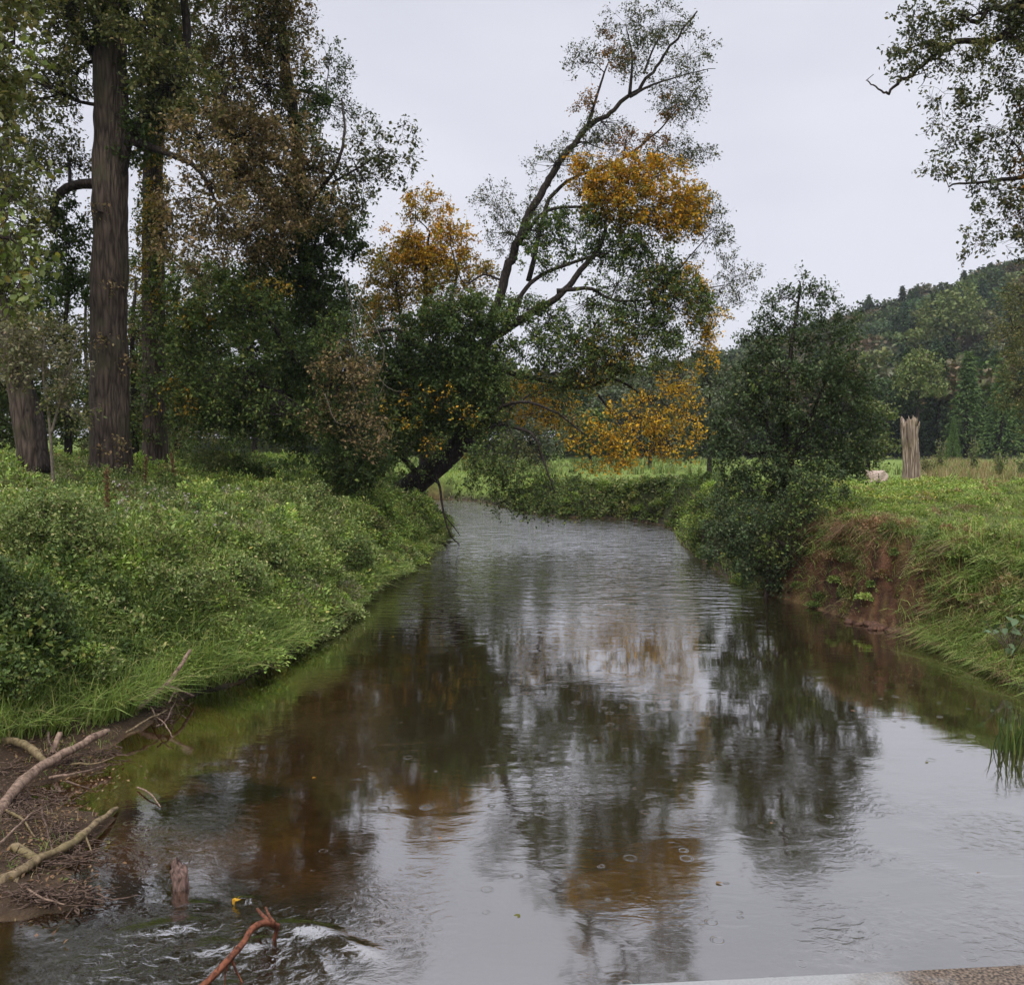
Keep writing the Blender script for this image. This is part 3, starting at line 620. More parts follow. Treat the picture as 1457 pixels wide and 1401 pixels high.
# --- brown-leaved poplar behind
b4 = ground_base(500, 34)
B = []
bl([(330, 30, 56, 50), (390, 40, 46, 50), (350, -50, 90, 60), (300, 110, 50, 46), (370, 120, 50, 44), (415, 110, 36, 50), (420, 20, 26, 40), (300, -120, 100, 60), (400, -60, 50, 50), (360, -170, 70, 60), (420, -130, 40, 50)], 'brown', .95, .13, 31)
bl([(350, 190, 50, 40), (410, 190, 40, 34), (330, 260, 46, 40), (390, 250, 50, 36), (360, 310, 60, 36), (440, 240, 30, 30), (330, 200, 40, 50)], 'brown', 1.45, .13, 29)
bl([(380, 280, 50, 50), (350, 200, 40, 60), (330, 110, 40, 60), (300, 190, 30, 60), (380, 60, 30, 50)], 'olive', 1.1, .14, 32)
bl([(470, 80, 14, 30), (488, 115, 18, 30), (470, 150, 24, 34), (505, 170, 26, 24)], 'grey', .6, .12, 34)
bl([(535, 205, 34, 26), (572, 190, 18, 18), (570, 222, 24, 20), (500, 225, 36, 26), (520, 260, 36, 26), (465, 215, 34, 28), (545, 245, 26, 18), (500, 300, 36, 24)], 'thin', .75, .15, 29)
bl([(445, 130, 13, 26), (440, 160, 16, 16)], 'dark', 2.6, .13, 31)
bl([(415, 180, 26, 50), (400, 90, 26, 50), (425, 250, 24, 40), (385, 20, 30, 40)], 'olive', 1.3, .13, 31)
bl([(400, 350, 44, 50), (440, 300, 50, 40), (460, 350, 44, 50), (420, 410, 50, 50), (470, 410, 40, 50), (380, 400, 40, 50), (450, 460, 54, 40), (490, 330, 26, 36)], 'dark', 2.3, .14, 32)
bl([(420, 290, 60, 40), (360, 340, 60, 26), (300, 330, 40, 30), (470, 290, 34, 26), (290, 380, 40, 30), (340, 370, 50, 20)], 'brown', 1.0, .13, 29)
make_tree('tall_poplar', 'tall poplar with thinning brown leaves and a dark ivy-covered trunk', 'tree', b4,
          [(trunk_pts(b4, [(490, 600, 34), (455, 480, 33), (425, 360, 33), (420, 260, 32), (405, 150, 32), (390, 50, 32), (370, -90, 32)]), .40, .12),
           ([(430, 330, 32), (445, 285, 31), (458, 268, 30), (478, 240, 29), (490, 190, 29), (486, 140, 30)], .12, .03), ([(425, 300, 32), (360, 250, 30), (330, 180, 30), (320, 80, 30)], .16, .04),
           ([(470, 262, 29.5), (510, 240, 29), (550, 215, 29)], .05, .02)], B, BARKD, 76)

# --- green understorey tree
b5 = ground_base(480, 31)
B = []
bl([(300, 420, 56, 40), (255, 460, 40, 40), (350, 440, 50, 40), (300, 490, 60, 40), (250, 520, 30, 44), (360, 500, 50, 36), (240, 400, 24, 30), (270, 575, 44, 34)], 'green', 1.7, .13, 28)
bl([(420, 500, 50, 40), (400, 560, 60, 40), (330, 570, 56, 34), (460, 550, 46, 50), (380, 598, 60, 22), (440, 605, 60, 34), (490, 595, 40, 45), (320, 594, 44, 18), (500, 645, 40, 20)], 'dark', 2.3, .13, 29.5)
bl([(478, 655, 34, 26), (510, 672, 34, 20), (535, 655, 26, 26), (485, 680, 24, 14), (520, 690, 20, 12)], 'dark', 2.2, .12, 28.5)
bl([(500, 660, 40, 24), (535, 680, 26, 12)], 'green', 1.0, .12, 28.2)
bl([(350, 540, 40, 30), (400, 590, 50, 26), (460, 590, 40, 26), (300, 590, 40, 14), (500, 540, 30, 40), (480, 480, 40, 40), (300, 540, 40, 30)], 'green', 1.0, .12, 27.5)
bl([(500, 560, 46, 50), (480, 520, 34, 40), (530, 610, 34, 30), (450, 590, 24, 22), (510, 500, 24, 40)], 'brown', .75, .12, 27)
bl([(250, 570, 24, 30), (270, 440, 24, 24), (380, 410, 30, 20)], 'oro', .6, .12, 27.5)
make_tree('field_maple', 'bushy green tree with low dark boughs beside the leaning tree base', 'tree', b5,
          [(trunk_pts(b5, [(478, 640, 31), (462, 590, 30.5), (435, 540, 30), (400, 480, 29), (360, 420, 28)]), .22, .06),
           ([(435, 580, 30), (405, 562, 29), (370, 545, 28), (352, 528, 28), (310, 525, 28)], .13, .04), ([(358, 535, 28), (355, 505, 28), (340, 470, 28)], .07, .03), ([(440, 600, 30), (480, 560, 29), (500, 500, 28)], .1, .03)], B, BARKD, 77)

# --- left background thicket trees
for i, (px, Y, lab, bb) in enumerate([
    (95, 38, 'leafy green tree seen between the two left trunks', [(90, 560, 50, 50, 'green', 1.8), (60, 480, 50, 50, 'green', 1.5), (110, 480, 40, 50, 'olive', 1.5), (60, 590, 50, 40, 'green', 1.8), (95, 400, 50, 40, 'dark', 1.8), (20, 600, 40, 50, 'olive', 1.8)]),
    (-20, 36, 'dense olive tree behind the split trunk at the left edge', [(0, 420, 60, 60, 'dark', 2), (-60, 500, 60, 70, 'green', 2), (0, 500, 60, 50, 'olive', 2), (-10, 590, 50, 50, 'green', 2), (20, 340, 50, 50, 'olive', 1.4)]),
    (250, 44, 'mixed green tree behind the ivy-wrapped trunk', [(240, 560, 50, 50, 'olive', 1.6), (200, 500, 44, 50, 'green', 1.6), (250, 480, 44, 50, 'green', 1.7), (190, 590, 50, 34, 'olive', 1.7), (250, 598, 34, 24, 'dark', 1.8), (210, 420, 44, 44, 'olive', 1.3), (300, 540, 50, 50, 'dark', 1.6)]),
    (190, 40, 'brownish leafy tree filling the view just right of the huge poplar', [(200, 560, 34, 50, 'olive', 1.6), (205, 480, 30, 50, 'brown', 1.2), (190, 610, 34, 30, 'green', 1.6), (240, 520, 40, 40, 'green', 1.6), (240, 600, 40, 34, 'olive', 1.6), (120, 620, 30, 20, 'green', 1.5)]),
    (130, 56, 'low spreading tree closing the view between the huge poplar and the split trunk', [(60, 600, 60, 34, 'green', 1.8), (130, 600, 60, 34, 'olive', 1.8), (200, 606, 50, 30, 'green', 1.8), (100, 560, 60, 30, 'dark', 1.8), (190, 570, 50, 30, 'dark', 1.6), (0, 590, 50, 40, 'green', 1.8)]),
    (420, 62, 'distant olive tree behind the bright clearing', [(300, 585, 50, 34, 'olive', 1.7), (380, 590, 60, 30, 'green', 1.8), (460, 600, 60, 34, 'green', 1.8), (540, 610, 50, 34, 'olive', 1.7), (500, 570, 60, 30, 'dark', 1.7), (300, 622, 60, 16, 'green', 2.0), (380, 626, 50, 14, 'hilly', 1.8), (230, 622, 50, 16, 'green', 2.0), (170, 625, 40, 14, 'olive', 2.0)]),
    (360, 50, 'dark tree filling the gap behind the bushy green tree', [(350, 500, 70, 60, 'dark', 2), (420, 440, 60, 60, 'dark', 2), (330, 400, 60, 50, 'olive', 1.7), (300, 450, 50, 60, 'green', 1.7), (430, 540, 60, 50, 'dark', 2), (500, 470, 50, 60, 'dark', 2), (380, 560, 70, 24, 'dark', 2)])]):
    bb_ = ground_base(px, Y)
    make_tree('thicket_tree', lab, 'tree', bb_, [(trunk_pts(bb_, [(px + 2, 600, Y), (px - 3, 480, Y), (px + 3, 400, Y)]), .2, .06)],
              [(a[0], a[1], Y, a[2], a[3], a[4], a[5], .17) for a in bb], BARKD, 80 + i)

# --- pale shrub by the split trunk
bs = ground_base(75, 22)
make_tree('pale_leaved_shrub', 'shrub with dull pale yellowish leaves in front of the split trunk', 'shrub', bs,
          [(trunk_pts(bs, [(70, 600, 22), (60, 540, 22), (62, 480, 22)]), .05, .02), ([(72, 620, 22), (95, 540, 22), (110, 480, 22)], .04, .02)],
          [(60, 490, 22, 46, 34, 'pale', .9, .10), (35, 520, 22, 36, 30, 'pale', .9, .10), (90, 530, 22, 34, 30, 'pale', .8, .10), (70, 460, 22, 34, 24, 'olive', .8, .10), (100, 580, 22, 30, 34, 'olive', .8, .10), (10, 480, 22, 30, 36, 'pale', .8, .10)], BARKL, 90)

# --- near poplar at left edge (branches hang into view)
bn = (-7.9, 8.6, gz(-7.9, 8.6))
B = [(20, 40, 8.6, 40, 34, 'olive', 1.2, .075), (35, 75, 8.4, 26, 18, 'near', .7, .08), (0, 110, 8.6, 36, 40, 'olive', 1.1, .075), (8, 190, 8.6, 24, 50, 'olive', 1.1, .07), (-30, 120, 8.6, 40, 90, 'olive', 1.2, .08),
     (20, 240, 8.6, 26, 20, 'near', .6, .075), (18, 330, 8.2, 34, 26, 'near', 1.1, .085), (40, 370, 8.2, 30, 26, 'near', 1.0, .085), (10, 390, 8.2, 30, 30, 'near', 1.1, .085), (-40, 330, 8.4, 40, 80, 'near', 1.0, .085), (20, 420, 8.3, 26, 16, 'near', .9, .08),
     (-60, 20, 8.6, 60, 60, 'olive', 1.2, .08), (10, -20, 8.6, 50, 30, 'olive', 1.1, .08), (5, 290, 8.4, 22, 26, 'olive', .9, .08)]
make_tree('near_poplar', 'nearest poplar, its large yellowish leaves hanging in at the left edge', 'tree', bn,
          [([(bn[0], bn[1], bn[2] - .3, 0), (-7.8, 8.6, 3, 0), (-7.6, 8.7, 5.5, 0), (-7.5, 8.7, 8.5, 0)], .2, .1), ([(-7.75, 8.6, 4.2, 0), (-6.6, 8.5, 5.0, 0), (-5.3, 8.4, 5.6, 0), (15, 340, 8.2)], .05, .02),
           ([(-7.6, 8.7, 6.3, 0), (-6.3, 8.6, 7.2, 0), (20, 60, 8.6)], .06, .02)], B, BARK, 91, bark2=BARKT)

# --- tree hanging in from the top right
br_ = (13.5, 17, gz(13.5, 17))
B = []
bl([(1290, 30, 26, 20), (1285, 75, 22, 24), (1320, 50, 30, 30), (1310, 95, 36, 14), (1350, 90, 24, 20), (1345, 135, 22, 12), (1335, 165, 10, 18), (1330, 235, 24, 18), (1340, 205, 10, 16), (1385, 130, 26, 22)], 'thin', .95, .085, 17)
bl([(1390, 20, 40, 26), (1440, 30, 34, 40), (1440, 110, 30, 30), (1370, 200, 26, 22), (1410, 180, 30, 26), (1440, 200, 30, 34), (1385, 240, 32, 26), (1420, 270, 32, 28), (1450, 300, 28, 34), (1395, 310, 22, 22), (1400, 345, 26, 18), (1440, 355, 28, 18), (1380, 160, 26, 14), (1440, 150, 24, 20)], 'thin', .8, .085, 17)
bl([(1345, 60, 18, 20), (1390, 70, 22, 30), (1400, 90, 22, 22), (1360, 20, 26, 26), (1455, 60, 20, 40), (1320, 60, 16, 12)], 'olive', 1.1, .08, 17)
bl([(1455, 150, 20, 24), (1450, 250, 16, 20), (1455, 290, 14, 30)], 'rust', 1.0, .08, 17)
bl([(1500, 0, 60, 60), (1400, -70, 80, 50), (1500, -120, 90, 60), (1380, -150, 70, 40), (1500, 150, 40, 60), (1510, 280, 50, 60), (1290, -60, 40, 30), (1420, -230, 90, 50), (1540, -240, 90, 60)], 'olive', 1.3, .10, 17)
make_tree('overhanging_tree', 'tree on the right bank whose thin branches hang in at the top right corner', 'tree', br_,
          [([(13.5, 17, br_[2] - .3, 0), (13.5, 17, 5, 0), (13.3, 17, 9, 0), (13, 17, 13, 0), (12.5, 17, 17, 0)], .35, .12),
           ([(13.4, 17, 9.5, 0), (1480, 10, 17), (1430, 12, 17), (1400, 8, 17), (1380, 30, 17)], .10, .04), ([(13.4, 17, 7.5, 0), (1490, 255, 17), (1450, 258, 17), (1410, 262, 17), (1350, 266, 17)], .08, .015),
           ([(13.3, 17, 9.0, 0), (1480, 20, 17), (1440, 50, 17), (1420, 65, 17), (1370, 60, 17), (1340, 75, 17), (1300, 110, 17), (1278, 122, 17), (1265, 136, 17), (1252, 134, 17), (1243, 118, 17), (1243, 106, 17)], .09, .006),
           ([(1300, 108, 17), (1316, 105, 17), (1314, 118, 17), (1306, 127, 17)], .012, .004)], B, BARKD, 92, bark2=BARKD)

# --- alder on the right bank
ba = (at(1110, 700, 24)[0], 24, .3)
B = []
bl([(1135, 400, 22, 14), (1110, 425, 30, 18), (1160, 420, 34, 20), (1185, 440, 26, 14), (1090, 450, 24, 18), (1205, 455, 20, 18)], 'alder', .85, .095, 24)
bl([(1130, 465, 50, 26), (1080, 490, 34, 26), (1180, 480, 40, 26), (1060, 540, 30, 36), (1110, 530, 50, 40), (1170, 540, 50, 40), (1215, 530, 32, 34), (1040, 590, 26, 34), (1090, 590, 50, 36), (1150, 600, 56, 40), (1205, 590, 40, 34),
    (1030, 640, 22, 30), (1070, 650, 50, 34), (1130, 660, 50, 34), (1190, 650, 46, 30), (1230, 610, 24, 30), (1225, 650, 30, 20), (1060, 700, 50, 26), (1120, 710, 50, 26)], 'alder', 1.6, .095, 24)
bl([(1215, 520, 22, 20), (1235, 570, 18, 24), (1200, 640, 30, 16), (1100, 560, 50, 40), (1150, 640, 50, 30)], 'green', .5, .095, 24)
make_tree('alder_tree', 'dense dark green rounded alder at the right waterline', 'tree', ba,
          [([(ba[0], 24, -.2, 0), (1115, 760, 24), (1117, 640, 24), (1124, 520, 24), (1135, 440, 24), (1138, 400, 24)], .12, .02), ([(1117, 690, 24), (1090, 600, 24), (1070, 530, 24)], .06, .02), ([(1118, 660, 24), (1160, 580, 24), (1190, 500, 24)], .06, .02)],
          B, BARKD, 93)
bb_ = (at(1090, 800, 22.5)[0], 22.5, .3)
B = []
bl([(1070, 750, 44, 34), (1120, 740, 40, 34), (1150, 700, 34, 30), (1030, 770, 30, 30), (1080, 800, 44, 30), (1135, 790, 34, 36), (1150, 760, 30, 30), (1110, 820, 40, 18), (1185, 690, 24, 16)], 'alder', 1.7, .09, 22.5)
bl([(1140, 730, 34, 34), (1110, 770, 40, 34), (1150, 690, 26, 18)], 'green', .7, .09, 22)
make_tree('elder_bush', 'low dark bush hanging over the water below the alder', 'shrub', bb_,
          [([(bb_[0], 22.5, -.1, 0), (1095, 790, 22.5), (1100, 730, 22.5)], .05, .02), ([(bb_[0], 22.5, 0, 0), (1130, 760, 22.5), (1150, 710, 22.5)], .04, .02)], B, BARKT, 94)
bb_ = (at(1000, 780, 30)[0], 30, .3)
make_tree('bank_bush', 'small leafy bush trailing into the water just upstream of the alder', 'shrub', bb_,
          [([(bb_[0], 30, 0, 0), (1000, 770, 30), (1005, 740, 30)], .04, .02)],
          [(1000, 760, 30, 26, 22, 'green', 1.6, .10), (1030, 745, 29, 26, 30, 'alder', 1.8, .10), (985, 745, 31, 20, 22, 'bright', 1.1, .10), (1015, 785, 28, 28, 16, 'alder', 1.7, .10), (1000, 720, 31, 24, 18, 'green', 1.4, .10)], BARKT, 95)

# --- mid-distance trees behind the river bend
mid = [(1010, 60, 'grey-green willow just behind the alder on its left', 'grey', [(1000, 560, 40, 50), (1030, 600, 30, 40), (1005, 520, 30, 26), (985, 620, 30, 26)]),
       (925, 75, 'grey-green round tree beyond the meadow under the yellow branches', 'grey', [(925, 560, 40, 40), (900, 600, 36, 34), (950, 610, 40, 30), (940, 520, 24, 20)]),
       (840, 85, 'bushy hedge tree beyond the meadow behind the drooping yellow twigs', 'green', [(840, 610, 40, 30), (870, 630, 34, 20), (810, 620, 34, 26)]),
       (755, 70, 'pale green round bush standing at the back of the meadow', 'grey', [(750, 610, 34, 36), (775, 630, 26, 24), (730, 630, 26, 24)]),
       (690, 80, 'dark distant tree half hidden behind the leaning trunk', 'green', [(690, 590, 44, 44), (660, 620, 34, 30), (700, 540, 30, 30)]),
       (610, 85, 'distant green tree behind the base of the leaning tree', 'green', [(600, 560, 50, 60), (560, 600, 40, 40), (630, 500, 40, 40)]),
       (1235, 55, 'loose pale green shrub between the alder and the dead stump', 'hilly', [(1245, 600, 20, 34), (1255, 640, 26, 20), (1225, 640, 24, 24)]),
       (1475, 48, 'brown-leaved tree at the right edge in front of the hill' , 'olive', [(1450, 420, 24, 26), (1440, 470, 28, 34), (1455, 520, 34, 50), (1445, 560, 26, 30), (1480, 450, 50, 80), (1490, 580, 40, 50)])]
for i, (px, Y, lab, pk, bb) in enumerate(mid):
    b_ = ground_base(px, Y); lf = .0042 * Y if px != 1475 else .13
    make_tree('meadow_tree', lab, 'tree', b_, [(trunk_pts(b_, [(px, 630, Y), (px, bb[0][1], Y)]), .2, .06)],
              [(a[0], a[1], Y, a[2], a[3], pk, 1.7 if px != 1475 else .75, lf) for a in bb], BARKD, 100 + i, leafmat=FAR)

# ------------------------------------------------------------------ hill wood
def broad(seed, pk, n=900, lf=.75):
    R = np.random.RandomState(seed); A = Acc(); T = Acc()
    nc = 26; u = rdir(nc, R); u[:, 2] = np.abs(u[:, 2]) * 1.2 - .25; cs = u * np.array([3.4, 3.4, 4.2]) * R.uniform(.55, 1, (nc, 1)) + np.array([0, 0, 7.5]); rr = R.uniform(1.1, 2.0, nc)
    i = R.randint(0, nc, n); dd = rdir(n, R); dd[:, 2] = np.abs(dd[:, 2]) * .9 - .15
    P = cs[i] + dd * rr[i][:, None] * R.uniform(.75, 1.05, (n, 1))
    V_, fs, C = leaves(P, lf, pal(pk, n, R) * R.uniform(.8, 1.2, nc)[i][:, None], R, wid=.9); A.add(V_, fs, C)
    V_, fs = tubes(np.array([[[0, 0, -1], [.1, 0, 3], [0, .1, 9]]]), np.array([[.35, .28, .1]]), 7); T.add(V_, fs, (.05, .04, .03))
    return A, T
def conifer(seed, pk, H=14, n=1500, lf=.6, w=2.9):
    R = np.random.RandomState(seed); A = Acc(); T = Acc()
    nl = 22; t = R.uniform(0, 1, n) ** .75; lay = np.round(t * nl) / nl; az = np.round(R.uniform(0, 9, n)) / 9 * 2 * PI + lay * 17
    rad = (1 - lay) * w * R.uniform(.8, 1.1, n); s = R.uniform(.15, 1, n) ** .6
    P = np.stack([np.cos(az) * rad * s, np.sin(az) * rad * s, 1 + lay * (H - 1) - rad * s * .35], 1) + R.normal(0, .16, (n, 3))
    dv = np.stack([np.cos(az), np.sin(az), -.4 + 0 * az], 1)
    V_, fs, C = leaves(P, lf, pal(pk, n, R), R, direc=dv, wid=.5); A.add(V_, fs, C)
    V_, fs = tubes(np.array([[[0, 0, -1], [0, 0, 5], [0, 0, H - .5]]]), np.array([[.25, .18, .04]]), 7); T.add(V_, fs, (.05, .04, .03))
    return A, T
protoA = {k: broad(200 + i, k if k != 'grey' else 'grey') for i, k in enumerate(['hillg', 'hillb', 'hilly', 'dark', 'grey'])}
protoB = {k: broad(210 + i, k, 3400, .38) for i, k in enumerate(['hillg', 'hillb', 'hilly', 'grey'])}
protoC = {k: conifer(220 + i, k) for i, k in enumerate(['conif', 'conifl'])}
protoD = {k: conifer(220 + i, k, 14, 4500, .42) for i, k in enumerate(['conif', 'conifl'])}
def cat_acc(A):
    V_ = np.concatenate(A.V); C_ = np.concatenate(A.C); f = {k: np.concatenate(v) for k, v in A.F.items()}; return V_, C_, f
CA = {k: cat_acc(v[0]) for k, v in {**protoA, **protoC}.items()}
wood = Acc(); R2 = np.random.RandomState(5)
pts = []
for yy in np.arange(128, 305, 5.5):
    for xx in np.arange(-.35 * yy - 10, .66 * yy + 25, 5.8):
        pts.append((xx + R2.uniform(-2.4, 2.4), yy + R2.uniform(-2.2, 2.2)))
pts = np.array(pts); pz = height(pts[:, 0], pts[:, 1])
for (xx, yy), zz in zip(pts, pz):
    e = fbm(np.array([xx * .035]), np.array([yy * .035]), 0, 61)[0]; r = R2.rand()
    k = ('hillb' if e > .56 else 'conif' if e < .42 else 'hillg'); 
    if r < .12: k = 'hilly'
    elif r < .30: k = 'dark'
    elif r < .38: k = 'hillb'
    V_, C_, f = CA[k]
    if yy > 190 or xx < 10:  # thin out the far copies
        pass
    a = R2.uniform(0, 2 * PI); s = R2.uniform(.8, 1.35); ca, sa = math.cos(a), math.sin(a)
    X = (V_[:, 0] * ca - V_[:, 1] * sa) * s * 1.1 + xx; Yv = (V_[:, 0] * sa + V_[:, 1] * ca) * s * 1.1 + yy; Z = V_[:, 2] * s + zz - 1.5
    wood.add(np.stack([X, Yv, Z], 1), list(f.values()), C_ * R2.uniform(.6, 1.4) * np.array([R2.uniform(.85, 1.2), 1, R2.uniform(.85, 1.25)]))
o = link('hillside_wood', wood.mesh('hillside_wood', FAR)); tag(o, 'mixed dark wood covering the whole distant hillside', 'woodland', kind='stuff')
def far_tree(name, label, kind, px, Y, h, wid=1.0, group=None):
    A, T = (protoD if kind in protoC else protoB)[kind]
    X = at(px, 600, Y)[0]; z = gz(X, Y); s = h / (14 if kind in protoC else 12.5)
    r = link(name, None, loc=(X, Y, z)); tag(r, label, 'tree', group); r.rotation_euler = (0, 0, px * .7); r.scale = (s * wid, s * wid, s)
    if 'me' not in A.__dict__:
        A.me = A.mesh('crown', FAR); T.me = T.mesh('trunk', BARKD, True)
    link('crown', A.me, r); link('trunk', T.me, r)
for a in [('lime_tree', 'light yellow-green tree rising behind the stump, paler than the wood', 'hilly', 1306, 118, 15, .8),
          ('spruce_tree', 'small light green cone-shaped conifer right of the stump', 'conifl', 1357, 92, 4.6, 1.1),
          ('spruce_tree', 'broad mid-green spruce with layered boughs behind the small pale conifer', 'conifl', 1375, 122, 14, 1.3),
          ('spruce_tree', 'layered green spruce nearest the right edge at the hill foot', 'conifl', 1425, 116, 12, 1.4),
          ('spruce_tree', 'narrow dark spruce directly behind the dead stump', 'conif', 1290, 125, 15, 1.1),
          ('spruce_tree', 'dark spruce between the yellow-green tree and the layered spruces', 'conif', 1335, 126, 15, 1.2),
          ('spruce_tree', 'tall dark spruce standing at the very right edge of the hill foot', 'conif', 1462, 124, 15, 1.3),
          ('beech_tree', 'large round pale green crown high on the hillside', 'hilly', 1352, 200, 24, 1.05),
          ('beech_tree', 'dull green round tree at the hill foot right beside the alder', 'hillg', 1262, 120, 12, 1.0),
          ('beech_tree', 'greyish round tree at the left end of the hill foot', 'grey', 1060, 118, 12, 1.2),
          ('beech_tree', 'brownish round tree far behind the yellow drooping branches', 'hillb', 960, 112, 11, 1.2),
          ('beech_tree', 'pale grey-green round tree far beyond the meadow centre', 'grey', 885, 110, 10, 1.3),
          ('beech_tree', 'dark far tree seen through the gap under the leaning tree', 'hillg', 800, 115, 11, 1.2),
          ('beech_tree', 'dull far tree left of the gap under the leaning tree', 'hillb', 725, 112, 9, 1.3)]:
    far_tree(*a)

# ------------------------------------------------------------------ ground vegetation
def scatter(n, x0, x1, y0, y1, R):
    x = R.uniform(x0, x1, n); y = R.uniform(y0, y1, n); return x, y
def infr(x, y, m=90):
    px = 728.5 + x / y * F; return (px > -m) & (px < 1457 + m)
RG = np.random.RandomState(401)
# --- herbs on the left bank: low leafy plants in mounds
def herb_layer(n, x0, x1, y0, y1, pk, hmul=1.0, leafs=12, lf=.06, seed=0, mask=None, power=1.0):
    R = np.random.RandomState(seed); x, y = scatter(n, x0, x1, y0, y1, R); 
    k = infr(x, y); x, y = x[k], y[k]; d = river_sd(x, y); k = (d > .15)
    if mask is not None: k &= mask(x, y, d)
    x, y, d = x[k], y[k], d[k]; z = height(x, y, d)
    mound = fbm(x * .75, y * .75, 0, 50); h = hmul * (.12 + .75 * np.clip(mound - .25, 0, 1)) * R.uniform(.6, 1.25, len(x)) * np.clip(d / 1.2 + .25, 0, 1)
    N = len(x); P0 = np.stack([x, y, z], 1)
    ln = R.normal(0, .16, (N, 3)); ln[:, 2] = 1
    t = np.linspace(.25, 1, leafs)[None, :, None] ** .6
    P = P0[:, None] + ln[:, None] * (h[:, None, None] * t) + R.normal(0, .055, (N, leafs, 3)) * (1 + np.clip(h, 0, 1)[:, None, None])
    patchc = 1 + .55 * (fbm(x * .5, y * .5, 0, 51) - .5) * 2
    hue = fbm(x * .33, y * .33, 0, 52)
    colr = pal(pk, N * leafs, R) * np.repeat(patchc * R.uniform(.8, 1.2, N), leafs)[:, None]
    warm = np.repeat(sst(.5, .7, hue), leafs)[:, None]; colr = colr * (1 - warm) + colr * np.array([1.25, 1.0, .8]) * warm
    sz = np.repeat(lf * (1 + np.clip(y - 14, 0, 30) * .03), leafs)
    V_, fs, C = leaves(P.reshape(-1, 3), sz, colr, R, normal_bias=1.0, wid=.5)
    # stems
    S = np.stack([P0, P0 + ln * (h * .5)[:, None], P0 + ln * (h * 1.0)[:, None]], 1)
    return V_, fs, C, S
under = Acc()
def notpath(x, y, d): return is_left(x, y) & (d > np.interp(y, [8, 10.5, 12.5, 14, 16], [3.0, 2.2, 1.0, .35, .15]))
for n, y0, y1, pk, hm, lf, sd_ in [(9000, 8.5, 17, 'herb', .8, .055, 1), (9000, 15, 24, 'herb', .8, .066, 2), (9000, 23, 40, 'herb', .8, .075, 3)]:
    V_, fs, C, S = herb_layer(n, -22 if y1 > 20 else -11, -1.5, y0, y1, pk, hm, 12, lf, sd_, notpath)
    under.add(V_, fs, C)
V_, fs, C, S = herb_layer(7000, -24, -3, 38, 62, 'bright', .5, 8, .10, 6, lambda x, y, d: is_left(x, y)); under.add(V_, fs, C)
def domes(n, x0, x1, y0, y1, mask, seed, pals, rr=(.18, .5), hh=(.25, .8), lf=(.04, .075), per=1.0, shapes='herb'):
    R = np.random.RandomState(seed); x, y = scatter(n, x0, x1, y0, y1, R); k = infr(x, y); x, y = x[k], y[k]; d = river_sd(x, y); k = mask(x, y, d); x, y, d = x[k], y[k], d[k]; z = height(x, y, d)
    big = fbm(x * .5, y * .5, 0, 55)
    for xi, yi, zi, di, bi in zip(x, y, z, d, big):
        r = R.uniform(*rr) * (.75 + .5 * bi); h = R.uniform(*hh) * (.5 + 1.0 * bi) * min(1, .45 + di * .5); l = R.uniform(*lf) * (1 + max(0, yi - 18) * .02)
        m = int(per * 2.6 * (r * r + r * h * 1.4) * 3.1 / (.3 * l * l)); m = min(max(m, 12), 700)
        u = rdir(m, R); u[:, 2] = np.abs(u[:, 2]); s = R.uniform(.35, 1.05, (m, 1)) ** .5
        lob = 1 + .35 * (noise(u[:, 0] * 2.2 + xi * 7, u[:, 1] * 2.2 + yi * 7, u[:, 2] * 2.2, 5)[:, None] - .5) * 2
        P = u * s * lob * np.array([r, r, h]) + np.array([xi, yi, zi])
        e = pals[min(len(pals) - 1, int(len(pals) * np.clip((bi - .3) / .4 + R.normal(0, .28), 0, .999)))]
        V_, fs, C = leaves(P, l, pal(e, m, R) * R.uniform(.75, 1.25) * (.7 + .45 * s), R, normal_bias=.9, direc=u + np.array([0, 0, .2]), wid=R.uniform(.3, .7)); under.add(V_, fs, C)  # inner leaves coloured darker: shade within the mound put into the leaf colour
def L_(x, y, d): return is_left(x, y) & (d > np.interp(y, [8, 10.5, 12.5, 14, 16], [3.0, 2.2, .9, .3, .12]))
domes(1250, -12, -2, 9, 18, L_, 61, ['dark', 'herb', 'green', 'herb', 'bright', 'olive', 'lush'], rr=(.2, .62), hh=(.25, .85), lf=(.03, .10), per=1.15)  # dark palette on low mounds paints shaded gaps between the lumps
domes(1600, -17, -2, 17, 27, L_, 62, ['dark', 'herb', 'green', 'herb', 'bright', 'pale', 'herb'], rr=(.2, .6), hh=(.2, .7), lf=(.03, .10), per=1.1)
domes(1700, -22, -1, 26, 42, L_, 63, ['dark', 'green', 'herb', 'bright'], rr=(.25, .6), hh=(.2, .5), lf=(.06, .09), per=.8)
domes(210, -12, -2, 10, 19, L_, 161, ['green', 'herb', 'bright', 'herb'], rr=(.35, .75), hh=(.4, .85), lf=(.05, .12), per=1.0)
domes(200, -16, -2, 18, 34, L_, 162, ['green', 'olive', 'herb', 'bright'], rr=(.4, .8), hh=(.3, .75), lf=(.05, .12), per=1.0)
domes(1100, 7, 26, 16, 40, lambda x, y, d: (~is_left(x, y)) & (d > .9), 163, ['grass', 'bright', 'hay', 'herb', 'grass'], rr=(.12, .4), hh=(.06, .24), lf=(.05, .08), per=.5)
domes(260, 6, 14, 11, 18, lambda x, y, d: (~is_left(x, y)) & (d > .15) & (d < 3), 64, ['herb', 'lush', 'bright'], rr=(.12, .3), hh=(.15, .4))
domes(300, -2, 16, 24, 48, lambda x, y, d: (~is_left(x, y)) & (d > .02) & (d < 2.2), 65, ['green', 'herb', 'bright'], rr=(.25, .5), hh=(.2, .55), lf=(.06, .1))
